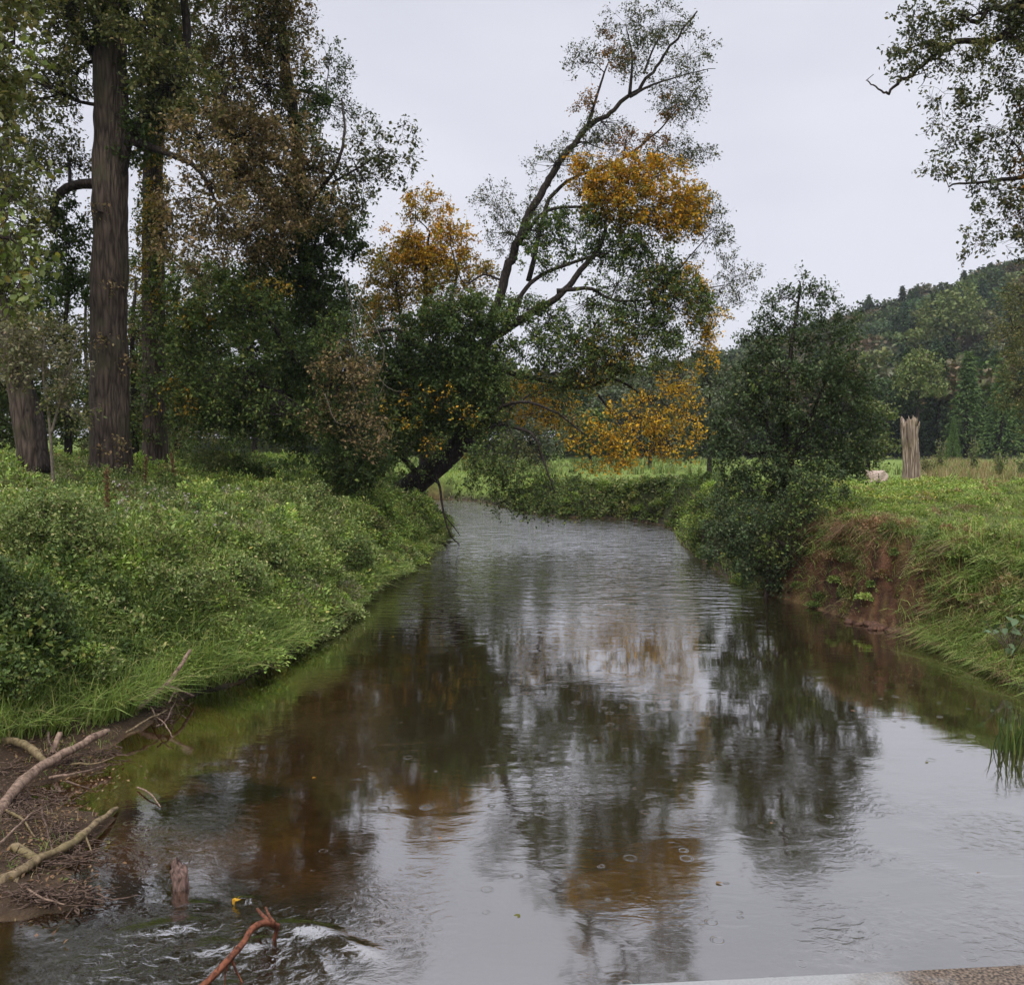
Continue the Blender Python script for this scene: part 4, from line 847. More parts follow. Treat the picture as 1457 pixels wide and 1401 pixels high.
domes(200, -20, 4, 44, 54, lambda x, y, d: (~is_left(x, y)) & (d > .02) & (d < 3.5), 66, ['green', 'herb', 'bright'], rr=(.3, .7), hh=(.2, .5), lf=(.09, .12), per=.8)
domes(330, 6, 11.5, 16.4, 25, lambda x, y, d: (~is_left(x, y)) & (d > .3) & (d < 1.6), 67, ['dry', 'grass', 'dry'], rr=(.12, .3), hh=(.10, .28), lf=(.04, .07), per=.8)
domes(300, 6, 11.5, 16.4, 25, lambda x, y, d: (~is_left(x, y)) & (d > .0) & (d < .9) & (fbm(x * .9, y * .9, 0, 75) > .48), 68, ['lush', 'green'], rr=(.12, .28), hh=(.12, .35), lf=(.035, .06), per=.9)
# darker clumps and reddish, dry stalks near the poplar
V_, fs, C, S = herb_layer(3500, -16, -6, 17, 26, 'reddy', 1.2, 9, .05, 7, lambda x, y, d: is_left(x, y) & (fbm(x * .5, y * .5, 0, 90) > .54)); under.add(V_, fs, C)
V_, fs, C, S = herb_layer(2500, -12, -5, 10, 20, 'pale', 1.1, 8, .05, 8, lambda x, y, d: is_left(x, y) & (d > 2) & (fbm(x * .6, y * .6, 0, 91) > .52)); under.add(V_, fs, C)
# right bank herbs: bright patch by the stump, cliff plants
V_, fs, C, S = herb_layer(9000, 8, 22, 24, 40, 'bright', .4, 9, .075, 9, lambda x, y, d: (~is_left(x, y)) & (d > .8) & ((np.abs(x - y * .42) < 3.2 + 0 * x) & (y > 26))); under.add(V_, fs, C)
V_, fs, C, S = herb_layer(6000, 1, 14, 24, 46, 'green', .7, 10, .08, 10, lambda x, y, d: (~is_left(x, y)) & (d < 3.2)); under.add(V_, fs, C)
V_, fs, C, S = herb_layer(7000, -8, 14, 42, 52, 'herb', .5, 9, .12, 12, lambda x, y, d: (~is_left(x, y)) & (d < 4)); under.add(V_, fs, C)
V_, fs, C, S = herb_layer(900, 6.3, 9.6, 17.2, 22.5, 'lush', .35, 12, .055, 13, lambda x, y, d: (~is_left(x, y)) & (d > .15) & (d < 1.6) & (fbm(x * 1.3, y * 1.3, 0, 92) > .55)); under.add(V_, fs, C)
o = link('undergrowth', under.mesh('undergrowth', LEAF)); tag(o, 'nettles and low leafy plants covering the river banks', 'undergrowth', kind='stuff')

# --- grass
gr = Acc()
def grass(n, x0, x1, y0, y1, pk, h, w, seed, mask, lean=.5, dirv=None, clump=0, hn=True, seg=3, droop=.6):
    R = np.random.RandomState(seed); 
    if clump:
        cx, cy_ = scatter(n // clump, x0, x1, y0, y1, R); x = np.repeat(cx, clump) + R.normal(0, .07, (n // clump) * clump); y = np.repeat(cy_, clump) + R.normal(0, .07, (n // clump) * clump)
    else: x, y = scatter(n, x0, x1, y0, y1, R)
    k = infr(x, y); x, y = x[k], y[k]; d = river_sd(x, y); k = (d > .02) & mask(x, y, d); x, y, d = x[k], y[k], d[k]
    z = height(x, y, d); P = np.stack([x, y, z - .02], 1)
    hh = h * (.5 + fbm(x * .8, y * .8, 0, seed)) if hn else h + 0 * x
    colr = pal(pk, len(x), R) * (.75 + .5 * fbm(x * .6, y * .6, 0, seed + 3))[:, None]
    dv = None
    if dirv is not None: dv = dirv(x, y, d)
    ww = w * (1 + np.clip(y - 15, 0, 60) * .035)
    V_, fs, C = blades(P, hh, ww, colr, lean, R, dv, droop, seg); gr.add(V_, fs, C)
def toward_water(amt, sgn):
    def f(x, y, d): return np.stack([np.full(len(x), sgn * amt), np.full(len(x), -.25 * amt), 0 * x], 1) * sst(2.2, .3, d)[:, None]
    return f
Lf = is_left
# near left: lush bright long blades above the shore
grass(42000, -9.5, -2.8, 8.5, 16.5, 'lush', .72, .020, 21, lambda x, y, d: Lf(x, y) & (d > np.interp(y, [8, 10, 11.5, 13, 14], [2.6, 1.5, .5, .05, .02])) & (d < 3.0), .8, toward_water(.35, 1), 14)
grass(15000, -8, -2, 13.5, 26, 'lush', .62, .020, 22, lambda x, y, d: Lf(x, y) & (d < 1.5), .8, toward_water(.6, 1), 12)
grass(16000, -8, 0, 13.0, 46, 'grass', .50, .020, 27, lambda x, y, d: Lf(x, y) & (d < .5), .8, toward_water(.9, 1), 12, droop=1.0)
grass(15000, -9, -1, 14, 40, 'grass', .8, .016, 23, lambda x, y, d: Lf(x, y) & (d < 6.5) & (fbm(x * .7, y * .7, 0, 93) > .45), .8, toward_water(.3, 1), 10)
grass(12000, -14, -2, 26, 44, 'lush', .32, .02, 24, lambda x, y, d: Lf(x, y) & (d < 6), .8, None, 10)
grass(9000, -26, -5, 38, 62, 'bright', .4, .025, 25, lambda x, y, d: Lf(x, y), .6, None, 0)
grass(1800, -7.5, -4.0, 7.6, 12, 'grass', .16, .008, 26, lambda x, y, d: Lf(x, y) & (fbm(x * 2, y * 2, 0, 110) > .5), .9, None, 12)
grass(1500, -7.5, -4.3, 7.6, 12, 'hay', .18, .006, 28, lambda x, y, d: Lf(x, y) & (d > .1), 1.2, None, 4)
# right bank
grass(26000, 6, 12.5, 11, 17.6, 'lush', .60, .019, 31, lambda x, y, d: (~Lf(x, y)) & (d < 3.0), .7, toward_water(.7, -1), 14, droop=.9)
grass(12000, 6, 13, 11, 18.5, 'grass', .55, .018, 32, lambda x, y, d: (~Lf(x, y)) & (d < 4.5), .8, toward_water(.6, -1), 12, droop=.9)
grass(5000, 6, 11, 11, 17.8, 'dry', .60, .016, 33, lambda x, y, d: (~Lf(x, y)) & (fbm(x * .9, y * .9, 0, 95) > .53), .8, toward_water(.8, -1), 16, droop=.95)
grass(60000, 7, 30, 14.5, 36, 'grass', .20, .015, 34, lambda x, y, d: (~Lf(x, y)) & (d > .55), .9, None, 8)
grass(30000, 6, 30, 16, 40, 'bright', .16, .016, 35, lambda x, y, d: (~Lf(x, y)) & (d > .8) & (fbm(x * .5, y * .5, 0, 96) > .5), .9, None, 8)
grass(9000, 8, 24, 15, 34, 'hay', .26, .011, 36, lambda x, y, d: (~Lf(x, y)) & (d > .8), .9, None, 6)
grass(14000, 6, 11.5, 16.2, 24.5, 'grass', .38, .015, 137, lambda x, y, d: (~Lf(x, y)) & (d > .35) & (d < 1.4) & (fbm(x * 1.1, y * 1.1, 0, 197) > .45), .6, toward_water(.5, -1), 18, droop=1.1)
grass(5000, 6, 9.6, 19.5, 24.5, 'dry', .55, .015, 139, lambda x, y, d: (~Lf(x, y)) & (d > .45) & (d < 1.0), .5, toward_water(.8, -1), 20, droop=1.2)
# brown tufts spilling over the eroded rim, and down the face
grass(10000, 6, 11.5, 16.2, 24.5, 'dry', .36, .015, 37, lambda x, y, d: (~Lf(x, y)) & (d > .3) & (d < 1.05) & (fbm(x * 1.1, y * 1.1, 0, 97) > .45), .5, toward_water(.6, -1), 18, droop=1.1)
grass(4500, 6, 10.5, 16.8, 24.5, 'dry', .30, .012, 38, lambda x, y, d: (~Lf(x, y)) & (d > .05) & (d < .5) & (fbm(x * 1.5, y * 1.5, 0, 98) > .5), .6, toward_water(.8, -1), 14, droop=1.1)
grass(12000, 6, 10.5, 16.4, 24.5, 'grass', .40, .012, 39, lambda x, y, d: (~Lf(x, y)) & (d > .05) & (d < .6) & (fbm(x * 1.5, y * 1.5, 0, 99) > .55), .6, toward_water(.8, -1), 14, droop=1.1)
grass(14000, 0, 14, 24, 48, 'grass', .38, .02, 40, lambda x, y, d: (~Lf(x, y)) & (d < 2.5), .7, toward_water(.4, -1), 10)
# far meadow
grass(40000, -22, 40, 46, 112, 'lush', .14, .02, 41, lambda x, y, d: (~Lf(x, y)) & (d > 1), .6, None, 0, seg=2)
grass(16000, -22, 40, 44, 70, 'grass', .3, .035, 42, lambda x, y, d: (~Lf(x, y)) & (d < 5), .5, None, 0)
# tall hay and weeds on the right meadow
grass(24000, 14, 60, 36, 95, 'hay', .75, .018, 43, lambda x, y, d: (x > y * .44 + 2 * fbm(x * .2, y * .2)) & (y > 37 + 3 * fbm(x * .3, y * .3, 0, 4)), .4, None, 10)
grass(9000, 14, 60, 36, 95, 'herb', .7, .025, 44, lambda x, y, d: (x > y * .44) & (fbm(x * .25, y * .25, 0, 101) > .5), .4, None, 12)
grass(12000, -20, 28, 62, 100, 'herb', .8, .03, 45, lambda x, y, d: (fbm(x * .12, y * .12, 0, 102) > .5), .4, None, 12)
o = link('grass', gr.mesh('grass', GRASS)); tag(o, 'long green and dry grass on both banks and the meadow', 'grass', kind='stuff')

# ------------------------------------------------------------------ bushes and single plants on the banks
def mound_bush(name, label, px, py, Y, rx, ry, pk, lf, seed, n=3, cover=2.0):
    R = np.random.RandomState(seed); c = at(px, py, Y); s = Y / F; X = c[0]; z = gz(X, Y)
    zc = max(c[2], z + .22 + .55 * ry * s); py = py - (zc - c[2]) / s
    bb = (X, Y, z)
    bls = [(px + R.uniform(-.5, .5) * rx, py + R.uniform(-.35, .35) * ry, Y + R.uniform(-.2, .2), rx * R.uniform(.45, .65), ry * R.uniform(.45, .65), pk if R.rand() < .75 else 'herb', cover, lf) for _ in range(n)]
    stems = [([(X, Y, z - .1, 0), (px - rx * .1, py + ry * .4, Y), (px, py, Y)], .02, .008), ([(X + .1, Y, z - .1, 0), (px + rx * .3, py + ry * .2, Y)], .016, .006)]
    return make_tree(name, label, 'shrub', bb, stems, bls, BARKT, seed, 'bushes among the undergrowth on the left bank' if px < 700 else None)
mound_bush('bramble_bush', 'dark glossy bramble at the left edge just above the lush grass', 20, 900, 12.2, 85, 75, 'dark', .065, 301, 7, 2.0)
mound_bush('bramble_bush', 'leafy green bramble with brownish shoots at the left edge, uphill of the dark one', 90, 800, 15, 110, 70, 'herb', .06, 302, 9, 1.4)
mound_bush('nettle_clump', 'small nettle clump at the left edge beside the brightest grass', 25, 960, 11.4, 40, 34, 'green', .06, 303, 4, 1.8)
mound_bush('leafy_bush', 'dark green bush overhanging the water where the left bank bulges', 500, 815, 22.5, 44, 44, 'green', .075, 304, 6, 1.7)
mound_bush('leafy_bush', 'bush with a dark hollow on the slope below the leaning tree', 425, 775, 24, 44, 34, 'herb', .075, 305, 5, 1.5)
mound_bush('leafy_bush', 'small low bush on the bare slope above the forked driftwood', 250, 880, 15.2, 56, 36, 'herb', .06, 306, 6, 1.5)
mound_bush('leafy_bush', 'low bush between the driftwood fork and the bulging bank', 330, 870, 16.8, 48, 36, 'herb', .06, 307, 5, 1.5)
mound_bush('leafy_bush', 'fresh green bush at the bank tip closest to the leaning trunk', 595, 752, 33, 34, 32, 'bright', .10, 308, 6, 1.7)
mound_bush('leafy_bush', 'dark shrub in front of the bright clearing under the bushy tree', 350, 668, 30, 40, 26, 'dark', .10, 309, 5, 1.8)
mound_bush('leafy_bush', 'small light leaved bush on the clearing left of the leaning trunk', 300, 655, 29, 36, 20, 'hilly', .10, 310, 4, 1.3)

for i, (px, py, Y, rx, ry, pk, lf) in enumerate([(150, 880, 14.2, 50, 40, 'green', .075), (210, 830, 16.2, 46, 34, 'herb', .085), (300, 800, 18.5, 44, 30, 'bright', .075), (60, 740, 17, 60, 34, 'herb', .08), (380, 830, 18.5, 40, 30, 'green', .075), (130, 960, 12.6, 40, 30, 'bright', .06),
                                                (230, 760, 20, 46, 24, 'olive', .08), (400, 740, 25, 46, 22, 'herb', .09), (480, 740, 29, 44, 22, 'green', .10), (540, 770, 29, 36, 26, 'bright', .10), (340, 745, 23, 44, 20, 'bright', .08), (460, 850, 20.5, 34, 26, 'lush', .07)]):
    mound_bush('nettle_clump', 'rounded nettle mound standing proud of the undergrowth on the left bank', px, py, Y, rx, ry, pk, lf, 370 + i, 5, 1.3)
def stalk(name, label, px, py, Y, h, pk, seed, n=260, group=None):
    R = np.random.RandomState(seed); X = at(px, py, Y)[0]; z = gz(X, Y)
    ro = link(name, None, loc=(X, Y, z)); tag(ro, label, 'plant', group)
    S = spline([(0, 0, -.05), (.03, 0, h * .5), (R.uniform(-.08, .08), 0, h)], 8); V_, fs = tubes(S[None], np.linspace(.012, .005, 8)[None], 5)
    a = Acc(); a.add(V_, fs, (.2, .1, .05)); link('stem', a.mesh('stem', BARKT, True), ro)
    t = R.uniform(.35, 1, n)[:, None]; P = np.stack([np.interp(t[:, 0], np.linspace(0, 1, 8), S[:, i]) for i in range(3)], 1) + R.normal(0, .022, (n, 3))
    a = Acc(); V_, fs, C = leaves(P, .05, pal(pk, n, R), R); a.add(V_, fs, C)
    link('seed_head', a.mesh('seed_head', LEAF), ro)
stalk('dock_plant', 'tall rusty brown dock seed stalk left of the white flowers', 152, 760, 18, 1.55, 'reddy', 320, 420)
stalk('dock_plant', 'rusty dock stalk in the weeds close to the right side of the huge poplar', 205, 672, 25, 1.3, 'reddy', 321, 300)
stalk('dock_plant', 'rusty dock stalk at the back, between the ivy-wrapped trunk and the clearing', 245, 665, 27, 1.3, 'reddy', 322, 300)
# balsam plants with whitish flowers
for i, (px, py, Y) in enumerate([(190, 715, 21), (235, 712, 22), (265, 745, 20), (195, 750, 18), (290, 785, 18), (312, 720, 24), (165, 790, 16.5), (8, 725, 18)]):
    R = np.random.RandomState(330 + i); X = at(px, py, Y)[0]; z = gz(X, Y)
    ro = link('balsam_plant', None, loc=(X, Y, z)); tag(ro, 'leafy balsam plant dotted with tiny whitish flowers among the left bank herbs', 'plant', 'flowering balsam plants on the left bank')
    a = Acc(); ns = 7; ex = R.normal(0, .28, (ns, 3)); ex[:, 2] = R.uniform(.65, 1.0, ns); S = np.stack([ex * 0, ex * np.array([.35, .35, .55]), ex], 1); V_, fs = tubes(S, np.tile([[.01, .008, .004]], (ns, 1)), 4); a.add(V_, fs, (.1, .1, .05))
    link('stems', a.mesh('stems', BARKL, True), ro)
    n = 190; j = R.randint(0, ns, n); t = R.uniform(.3, 1, n)[:, None]; P = ex[j] * t + R.normal(0, .05, (n, 3)); a = Acc(); V_, fs, C = leaves(P, .09, pal('herb', n, R), R, wid=.4); a.add(V_, fs, C)
    link('foliage', a.mesh('foliage', LEAF), ro)
    n = 7; j = R.randint(0, ns, n); P = ex[j] * R.uniform(.9, 1.08, (n, 1)) + R.normal(0, .04, (n, 3))
    for pf in P:
        a = Acc(); V_, fs, C = leaves(np.repeat(pf[None], 5, 0), .045, np.tile([[.62, .52, .58]], (5, 1)), R, wid=.8); a.add(V_, fs, C); link('flower', a.mesh('flower', LEAF), ro)

for i, pts in enumerate([[(490, 395), (503, 450), (505, 510), (497, 560), (486, 600)], [(505, 420), (530, 455), (546, 500), (538, 530), (512, 522)], [(478, 500), (500, 540), (515, 575), (540, 560), (548, 535)], [(462, 560), (478, 600), (500, 598), (510, 570)], [(520, 400), (512, 440), (520, 480), (545, 545), (575, 560)]]):
    P = np.array([at(p[0], p[1], 26.6 + .15 * k) for k, p in enumerate(pts)]); S = spline(P, 26); S[1:-1] += np.random.RandomState(700 + i).normal(0, .012, (24, 3)); V_, fs = tubes(S[None], np.linspace(.022, .008, 26)[None], 5, .1, i); a = Acc(); a.add(V_, fs, (.3, .3, .3))
    o = link('hanging_vine', a.mesh('hanging_vine', BARKL, True, P[0]), loc=P[0]); tag(o, 'bare pale looping vine hanging in front of the dark foliage left of the leaning tree', 'vine', 'bare vines hanging before the dark foliage')
# reeds at the right edge
def reed(name, label, X, Y, z, n, h, w, pk, seed, lean=.35, spread=.13):
    R = np.random.RandomState(seed); ro = Acc(); P = np.stack([R.normal(0, spread, n), R.normal(0, spread, n), np.full(n, -.06)], 1)
    V_, fs, C = blades(P, h, w, pal(pk, n, R), lean, R, None, .35, 5); ro.add(V_, fs, C)
    o = link(name, ro.mesh(name, GRASS), loc=(X, Y, z)); tag(o, label, 'plant'); return o
rp = W(1450, 1068); reed('reed_clump', 'upright dark green reeds standing in the water at the right edge', rp[0], rp[1], 0, 90, .62, .024, 'green', 340, .3, .12)
# butterbur: pale big leaves at the right edge
R = np.random.RandomState(345); X, Y = at(1440, 900, 15.0)[0], 15.0; z = gz(X, Y)
ro = link('butterbur_plant', None, loc=(X, Y, z)); tag(ro, 'plant with broad pale silvery leaves above the grass at the right edge', 'plant')
ns = 26; ex = R.normal(0, .28, (ns, 3)); ex[:, 2] = R.uniform(.25, .75, ns); S = np.stack([ex * 0, ex * np.array([.4, .4, .6]), ex], 1); a = Acc(); V_, fs = tubes(S, np.tile([[.01, .008, .005]], (ns, 1)), 5); a.add(V_, fs, (.1, .1, .1)); link('stems', a.mesh('stems', BARKL, True), ro)
a = Acc(); V_, fs, C = leaves(ex, .17, np.tile([[.13, .19, .10]], (ns, 1)) * R.uniform(.7, 1.3, (ns, 1)), R, normal_bias=1.5, shape='big', wid=.75); a.add(V_, fs, C)
link('foliage', a.mesh('foliage', LEAF), ro)
# weeds in front of the hill foot, right meadow
for i, (px, Y, h, pk, lab) in enumerate([(1340, 70, 2.6, 'hilly', 'tall yellowish weed left of the small pale conifer'), (1388, 66, 3.0, 'hilly', 'tall spindly weed right of the small pale conifer'), (1425, 60, 1.7, 'hilly', 'yellowish rounded weed clump on the meadow near the right edge'),
                                     (1322, 60, 1.5, 'olive', 'ragged green weed clump touching the right side of the dead stump'), (1455, 56, 1.9, 'herb', 'leafy weed clump cut by the right edge on the meadow')]):
    R = np.random.RandomState(350 + i); X = at(px, 600, Y)[0]; z = gz(X, Y); ro = link('tall_weed', None, loc=(X, Y, z)); tag(ro, lab, 'plant')
    ns = 9; ex = R.normal(0, .3, (ns, 3)) * (.6 if h > 2 else 1.6); ex[:, 2] = R.uniform(.6, 1.0, ns) * h; S = np.stack([ex * 0, ex * np.array([.4, .4, .5]), ex], 1); a = Acc(); V_, fs = tubes(S, np.tile([[.03, .02, .01]], (ns, 1)), 4); a.add(V_, fs, (.1, .1, .1)); link('stems', a.mesh('stems', BARKL, True), ro)
    n = 420; j = R.randint(0, ns, n); P = ex[j] * R.uniform(.15, 1, (n, 1)) + R.normal(0, .14, (n, 3)); a = Acc(); V_, fs, C = leaves(P, .17, pal(pk, n, R), R); a.add(V_, fs, C); link('foliage', a.mesh('foliage', FAR), ro)

# ------------------------------------------------------------------ dead stump on the meadow
X, Y = at(1296, 690, 37)[0], 37.0; z = gz(X, Y)
ro = link('dead_stump', None, loc=(X, Y, z)); tag(ro, 'tall pale weathered broken tree stump standing in the meadow', 'stump')
R = np.random.RandomState(360); ns, nh = 96, 44; a_ = np.arange(ns) / ns * 2 * PI; H = 3.05
top = H - .55 * fbm(np.cos(a_) * 2.6 + 5, np.sin(a_) * 2.6 + 5, 0, 7, 3) ** 1.2 - .3 * (np.cos(a_ * 3 + 1) > .6) - .12 * (np.cos(a_ * 7) > .3)
rows = []
for i in range(nh):
    t = i / (nh - 1); zz = t * top - .3 * (1 - t); fl = .37 + .06 * np.exp(-t * 7) - .03 * t
    rd = fl * (1 + .22 * (fbm(np.cos(a_) * 4 + 3, np.sin(a_) * 4 + 3, t * 1.3, 17, 3) - .5) * 2 - .30 * np.exp(-((np.mod(a_ - 4.5 - .2 * t + PI, 2 * PI) - PI) / .15) ** 2) - .22 * np.exp(-((np.mod(a_ - 5.1 + PI, 2 * PI) - PI) / .12) ** 2) - .22 * np.exp(-((np.mod(a_ - 4.0 + PI, 2 * PI) - PI) / .12) ** 2))
    rd = rd * (1 + .16 * (fbm(np.cos(a_) * 1.5 + 3, np.sin(a_) * 1.5 + 3, t * 4, 23, 2) - .5) * 2)
    if i == nh - 1: rd = rd * .9
    rd = rd * (.93 + .14 * fbm(np.cos(a_) * 6, np.sin(a_) * 6, t * .6, 29, 2)); rows.append(np.stack([np.cos(a_) * rd * .92 - .10 * t + .05 * math.sin(t * 5), np.sin(a_) * rd, zz], 1))
for t2 in (0.0, .5):   # hollow inside
    rows.append(np.stack([np.cos(a_) * .2 - .06, np.sin(a_) * .2, top - .25 - t2], 1))
V_ = np.concatenate(rows); nr = len(rows); idx = np.arange(nr * ns).reshape(nr, ns)
q = np.stack([idx[:-1], np.roll(idx, -1, 1)[:-1], np.roll(idx, -1, 1)[1:], idx[1:]], -1).reshape(-1, 4)
a = Acc(); a.add(V_, [q, idx[-1:, :]], (.3, .3, .3)); link('trunk', a.mesh('trunk', SNAG, True), ro)
a = Acc(); n = 7; aa = R.uniform(0, 2 * PI, n); P = np.stack([np.cos(aa) * .26 - .05, np.sin(aa) * .26, R.uniform(2.1, 2.5, n)], 1); E = P + np.stack([np.cos(aa) * .06, np.sin(aa) * .06, R.uniform(.15, .45, n)], 1)
V_, fs = tubes(np.stack([P, (P + E) / 2 + .01, E], 1), np.tile([[.05, .035, .008]], (n, 1)), 5); a.add(V_, fs, (.3, .3, .3)); link('splinters', a.mesh('splinters', SNAG, True), ro)

R = np.random.RandomState(366)
for i, (dx, dy, h_) in enumerate([(-.5, -.35, .5), (.15, -.5, .4), (.55, -.2, .55), (-.1, -.45, .35)]):
    P = np.stack([R.normal(0, .12, 60), R.normal(0, .08, 60), np.full(60, -.03)], 1); a = Acc(); V_, fs, C = blades(P, h_, .02, pal('hay' if i % 2 else 'grass', 60, R), .5, R); a.add(V_, fs, C)
    o = link('grass_tuft', a.mesh('grass_tuft', GRASS), loc=(X + dx, Y + dy, gz(X + dx, Y + dy))); tag(o, 'tuft of tall grass growing against the foot of the dead stump', 'grass tuft', 'grass tufts around the dead stump')
# ------------------------------------------------------------------ sheep lying behind the grass
def ellip(c, r, n=20, m=14, bump=0, seed=0, f=3.0):
    u = np.linspace(0, 2 * PI, n, endpoint=False); v = np.linspace(-PI / 2, PI / 2, m)
    U_, V2 = np.meshgrid(u, v); P = np.stack([np.cos(U_) * np.cos(V2), np.sin(U_) * np.cos(V2), np.sin(V2)], -1).reshape(-1, 3)
    k = 1 + bump * (fbm(P[:, 0] * f + 9, P[:, 1] * f + 9, P[:, 2] * f + 9, seed, 3) - .5) * 2
    P = P * k[:, None] * np.array(r) + np.array(c); idx = np.arange(n * m).reshape(m, n)
    return P, [np.stack([idx[:-1], np.roll(idx, -1, 1)[:-1], np.roll(idx, -1, 1)[1:], idx[1:]], -1).reshape(-1, 4)]
m, nt = new_mat('sheep_wool'); Lk = nt.links.new
p = nd(nt, 'ShaderNodeBsdfPrincipled'); p.inputs['Roughness'].default_value = .95; n1 = nd(nt, 'ShaderNodeTexNoise'); n1.inputs['Scale'].default_value = 14; n1.inputs['Detail'].default_value = 5; tc = nd(nt, 'ShaderNodeTexCoord'); Lk(tc.outputs['Object'], n1.inputs['Vector'])
cr = nd(nt, 'ShaderNodeValToRGB'); cr.color_ramp.elements[0].color = (.30, .21, .16, 1); cr.color_ramp.elements[1].color = (.62, .50, .42, 1); cr.color_ramp.elements[0].position = .3; cr.color_ramp.elements[1].position = .65
Lk(n1.outputs['Fac'], cr.inputs[0]); Lk(cr.outputs[0], p.inputs['Base Color']); b = nd(nt, 'ShaderNodeBump'); b.inputs['Strength'].default_value = .8; b.inputs['Distance'].default_value = .03; Lk(n1.outputs['Fac'], b.inputs['Height']); Lk(b.outputs[0], p.inputs['Normal']); o = nd(nt, 'ShaderNodeOutputMaterial'); Lk(p.outputs[0], o.inputs[0]); WOOL = m
X, Y = at(1246, 680, 36.5)[0], 36.5; z = gz(X, Y)
from mathutils import Matrix
bm_o = link('sheep', None, loc=(X, Y, z)); tag(bm_o, 'pale woolly sheep lying in the meadow between the alder and the dead stump', 'sheep')
sk = bpy.data.meshes.new('body'); vs = [(.05, 0, .38), (.38, 0, .40), (.55, 0, .36), (-.25, 0, .42), (-.42, 0, .52), (-.52, 0, .64), (-.66, 0, .62), (-.78, 0, .54), (-.2, -.2, .16), (-.5, -.24, .08), (.35, -.22, .18), (.1, -.3, .08), (-.2, .2, .16), (-.5, .24, .08), (.35, .22, .18), (.1, .3, .08), (.62, 0, .26)]
ed = [(0, 1), (1, 2), (0, 3), (3, 4), (4, 5), (5, 6), (6, 7), (3, 8), (8, 9), (1, 10), (10, 11), (3, 12), (12, 13), (1, 14), (14, 15), (2, 16)]
rad = [.31, .30, .20, .27, .15, .12, .105, .06, .09, .035, .12, .035, .09, .035, .12, .035, .035]
sk.from_pydata([(v[0], v[1], v[2] + .12) for v in vs], ed, []); so_ = link('body', sk, bm_o); bm_o.scale = (.8, .8, .8)
so_.modifiers.new('skin', 'SKIN'); so_.modifiers.new('sub', 'SUBSURF').render_levels = 2
for i, r_ in enumerate(rad): sk.skin_vertices[0].data[i].radius = (r_, r_)
sk.skin_vertices[0].data[0].use_root = True; sk.materials.append(WOOL)
for sgn in (-1, 1):
    a = Acc(); V_, fs = ellip((-.52, sgn * .13, .80), (.05, .09, .03), 12, 8); a.add(V_, fs, (.3, .3, .3)); link('ear', a.mesh('ear', WOOL, True), bm_o)

# ------------------------------------------------------------------ driftwood and debris
def wood_piece(name, label, pts, r0, r1, mat, seed, cat='driftwood', forks=(), nodes=0, absz=True, rag=0.0, group=None):
    """pts: (px, py, z) points on the photo with a height above the water"""
    R = np.random.RandomState(seed); P = np.array([W(p[0], p[1], p[2]) for p in pts]); base = P[0].copy()
    ro = link(name, None, loc=base) if forks else None
    S = spline(P, 40); L = np.linalg.norm(np.diff(S, axis=0), axis=1).sum(); S += np.stack([(fbm(np.linspace(0, L * 3, 40), 3.3 + i, 0, seed) - .5) * .07 for i in range(3)], 1) * min(1, L)
    t = np.linspace(0, 1, 40); rr = (r0 + (r1 - r0) * t) * (1 + .25 * (fbm(t * L * 4, 1.5, 0, seed + 1) - .5) * 2)
    if nodes:
        for k in R.uniform(.1, .9, nodes): rr *= 1 + .3 * np.exp(-((t - k) * L / .05) ** 2)
    rr[0] *= .7; rr[-1] *= .6
    V_, fs = tubes(S[None], rr[None], 14, .22, seed); a = Acc(); a.add(V_, fs, (.3, .3, .3))
    if not forks:
        o = link(name, a.mesh(name, mat, True, base), loc=base); tag(o, label, cat, group); return o
    tag(ro, label, cat, group); link('stem', a.mesh('stem', mat, True, base), ro)
    for k, (fp, f0, f1) in enumerate(forks):
        S2 = spline([W(p[0], p[1], p[2]) for p in fp], 16); V_, fs = tubes(S2[None], np.linspace(f0, f1, 16)[None], 9, .2, seed + k + 5); a = Acc(); a.add(V_, fs, (.3, .3, .3)); link('fork', a.mesh('fork', mat, True, base), ro)
    return ro
wood_piece('driftwood_log', 'thick pale peeled log slanting down the shore, its upper end in the grass', [(-10, 1165, .12), (14, 1128, .17), (60, 1090, .22), (110, 1062, .26), (156, 1040, .30)], .066, .040, DRIFT, 501)
wood_piece('driftwood_branch', 'grey forked driftwood branch rising from the tip of the grassy shore', [(192, 1012, .12), (215, 992, .28), (240, 970, .42), (260, 945, .62), (270, 922, .80)], .045, .022, DRIFT, 502,
           forks=[([(236, 975, .40), (255, 982, .30), (275, 990, .10)], .026, .018), ([(240, 1000, .15), (250, 985, .22), (262, 998, .05)], .015, .008)])
wood_piece('driftwood_branch', 'long bent yellowish branch lying along the water at the lower left', [(-20, 1268, .06), (20, 1245, .12), (60, 1222, .13), (100, 1200, .12), (130, 1178, .12), (152, 1158, .10), (166, 1148, .04)], .050, .022, DRIFTG, 503, nodes=4,
           forks=[([(22, 1248, .10), (18, 1268, .05), (8, 1300, .02)], .02, .007), ([(26, 1245, .10), (20, 1280, .04), (22, 1310, 0)], .014, .006), ([(122, 1190, .1), (128, 1205, .06), (132, 1218, 0)], .010, .004)])
wood_piece('driftwood_log', 'short half-buried log poking out behind the long bent branch', [(20, 1205, .10), (40, 1216, .13), (62, 1228, .08)], .05, .04, DRIFTG, 504)
wood_piece('driftwood_log', 'dull log lying in the grass at the left edge above the peeled log', [(-10, 1048, .28), (25, 1056, .27), (52, 1075, .22), (66, 1085, .18)], .055, .035, DRIFTG, 505)
wood_piece('driftwood_stub', 'upright broken stub between the two upper logs', [(75, 1072, .16), (80, 1058, .26), (86, 1042, .36)], .04, .028, DRIFT, 506)
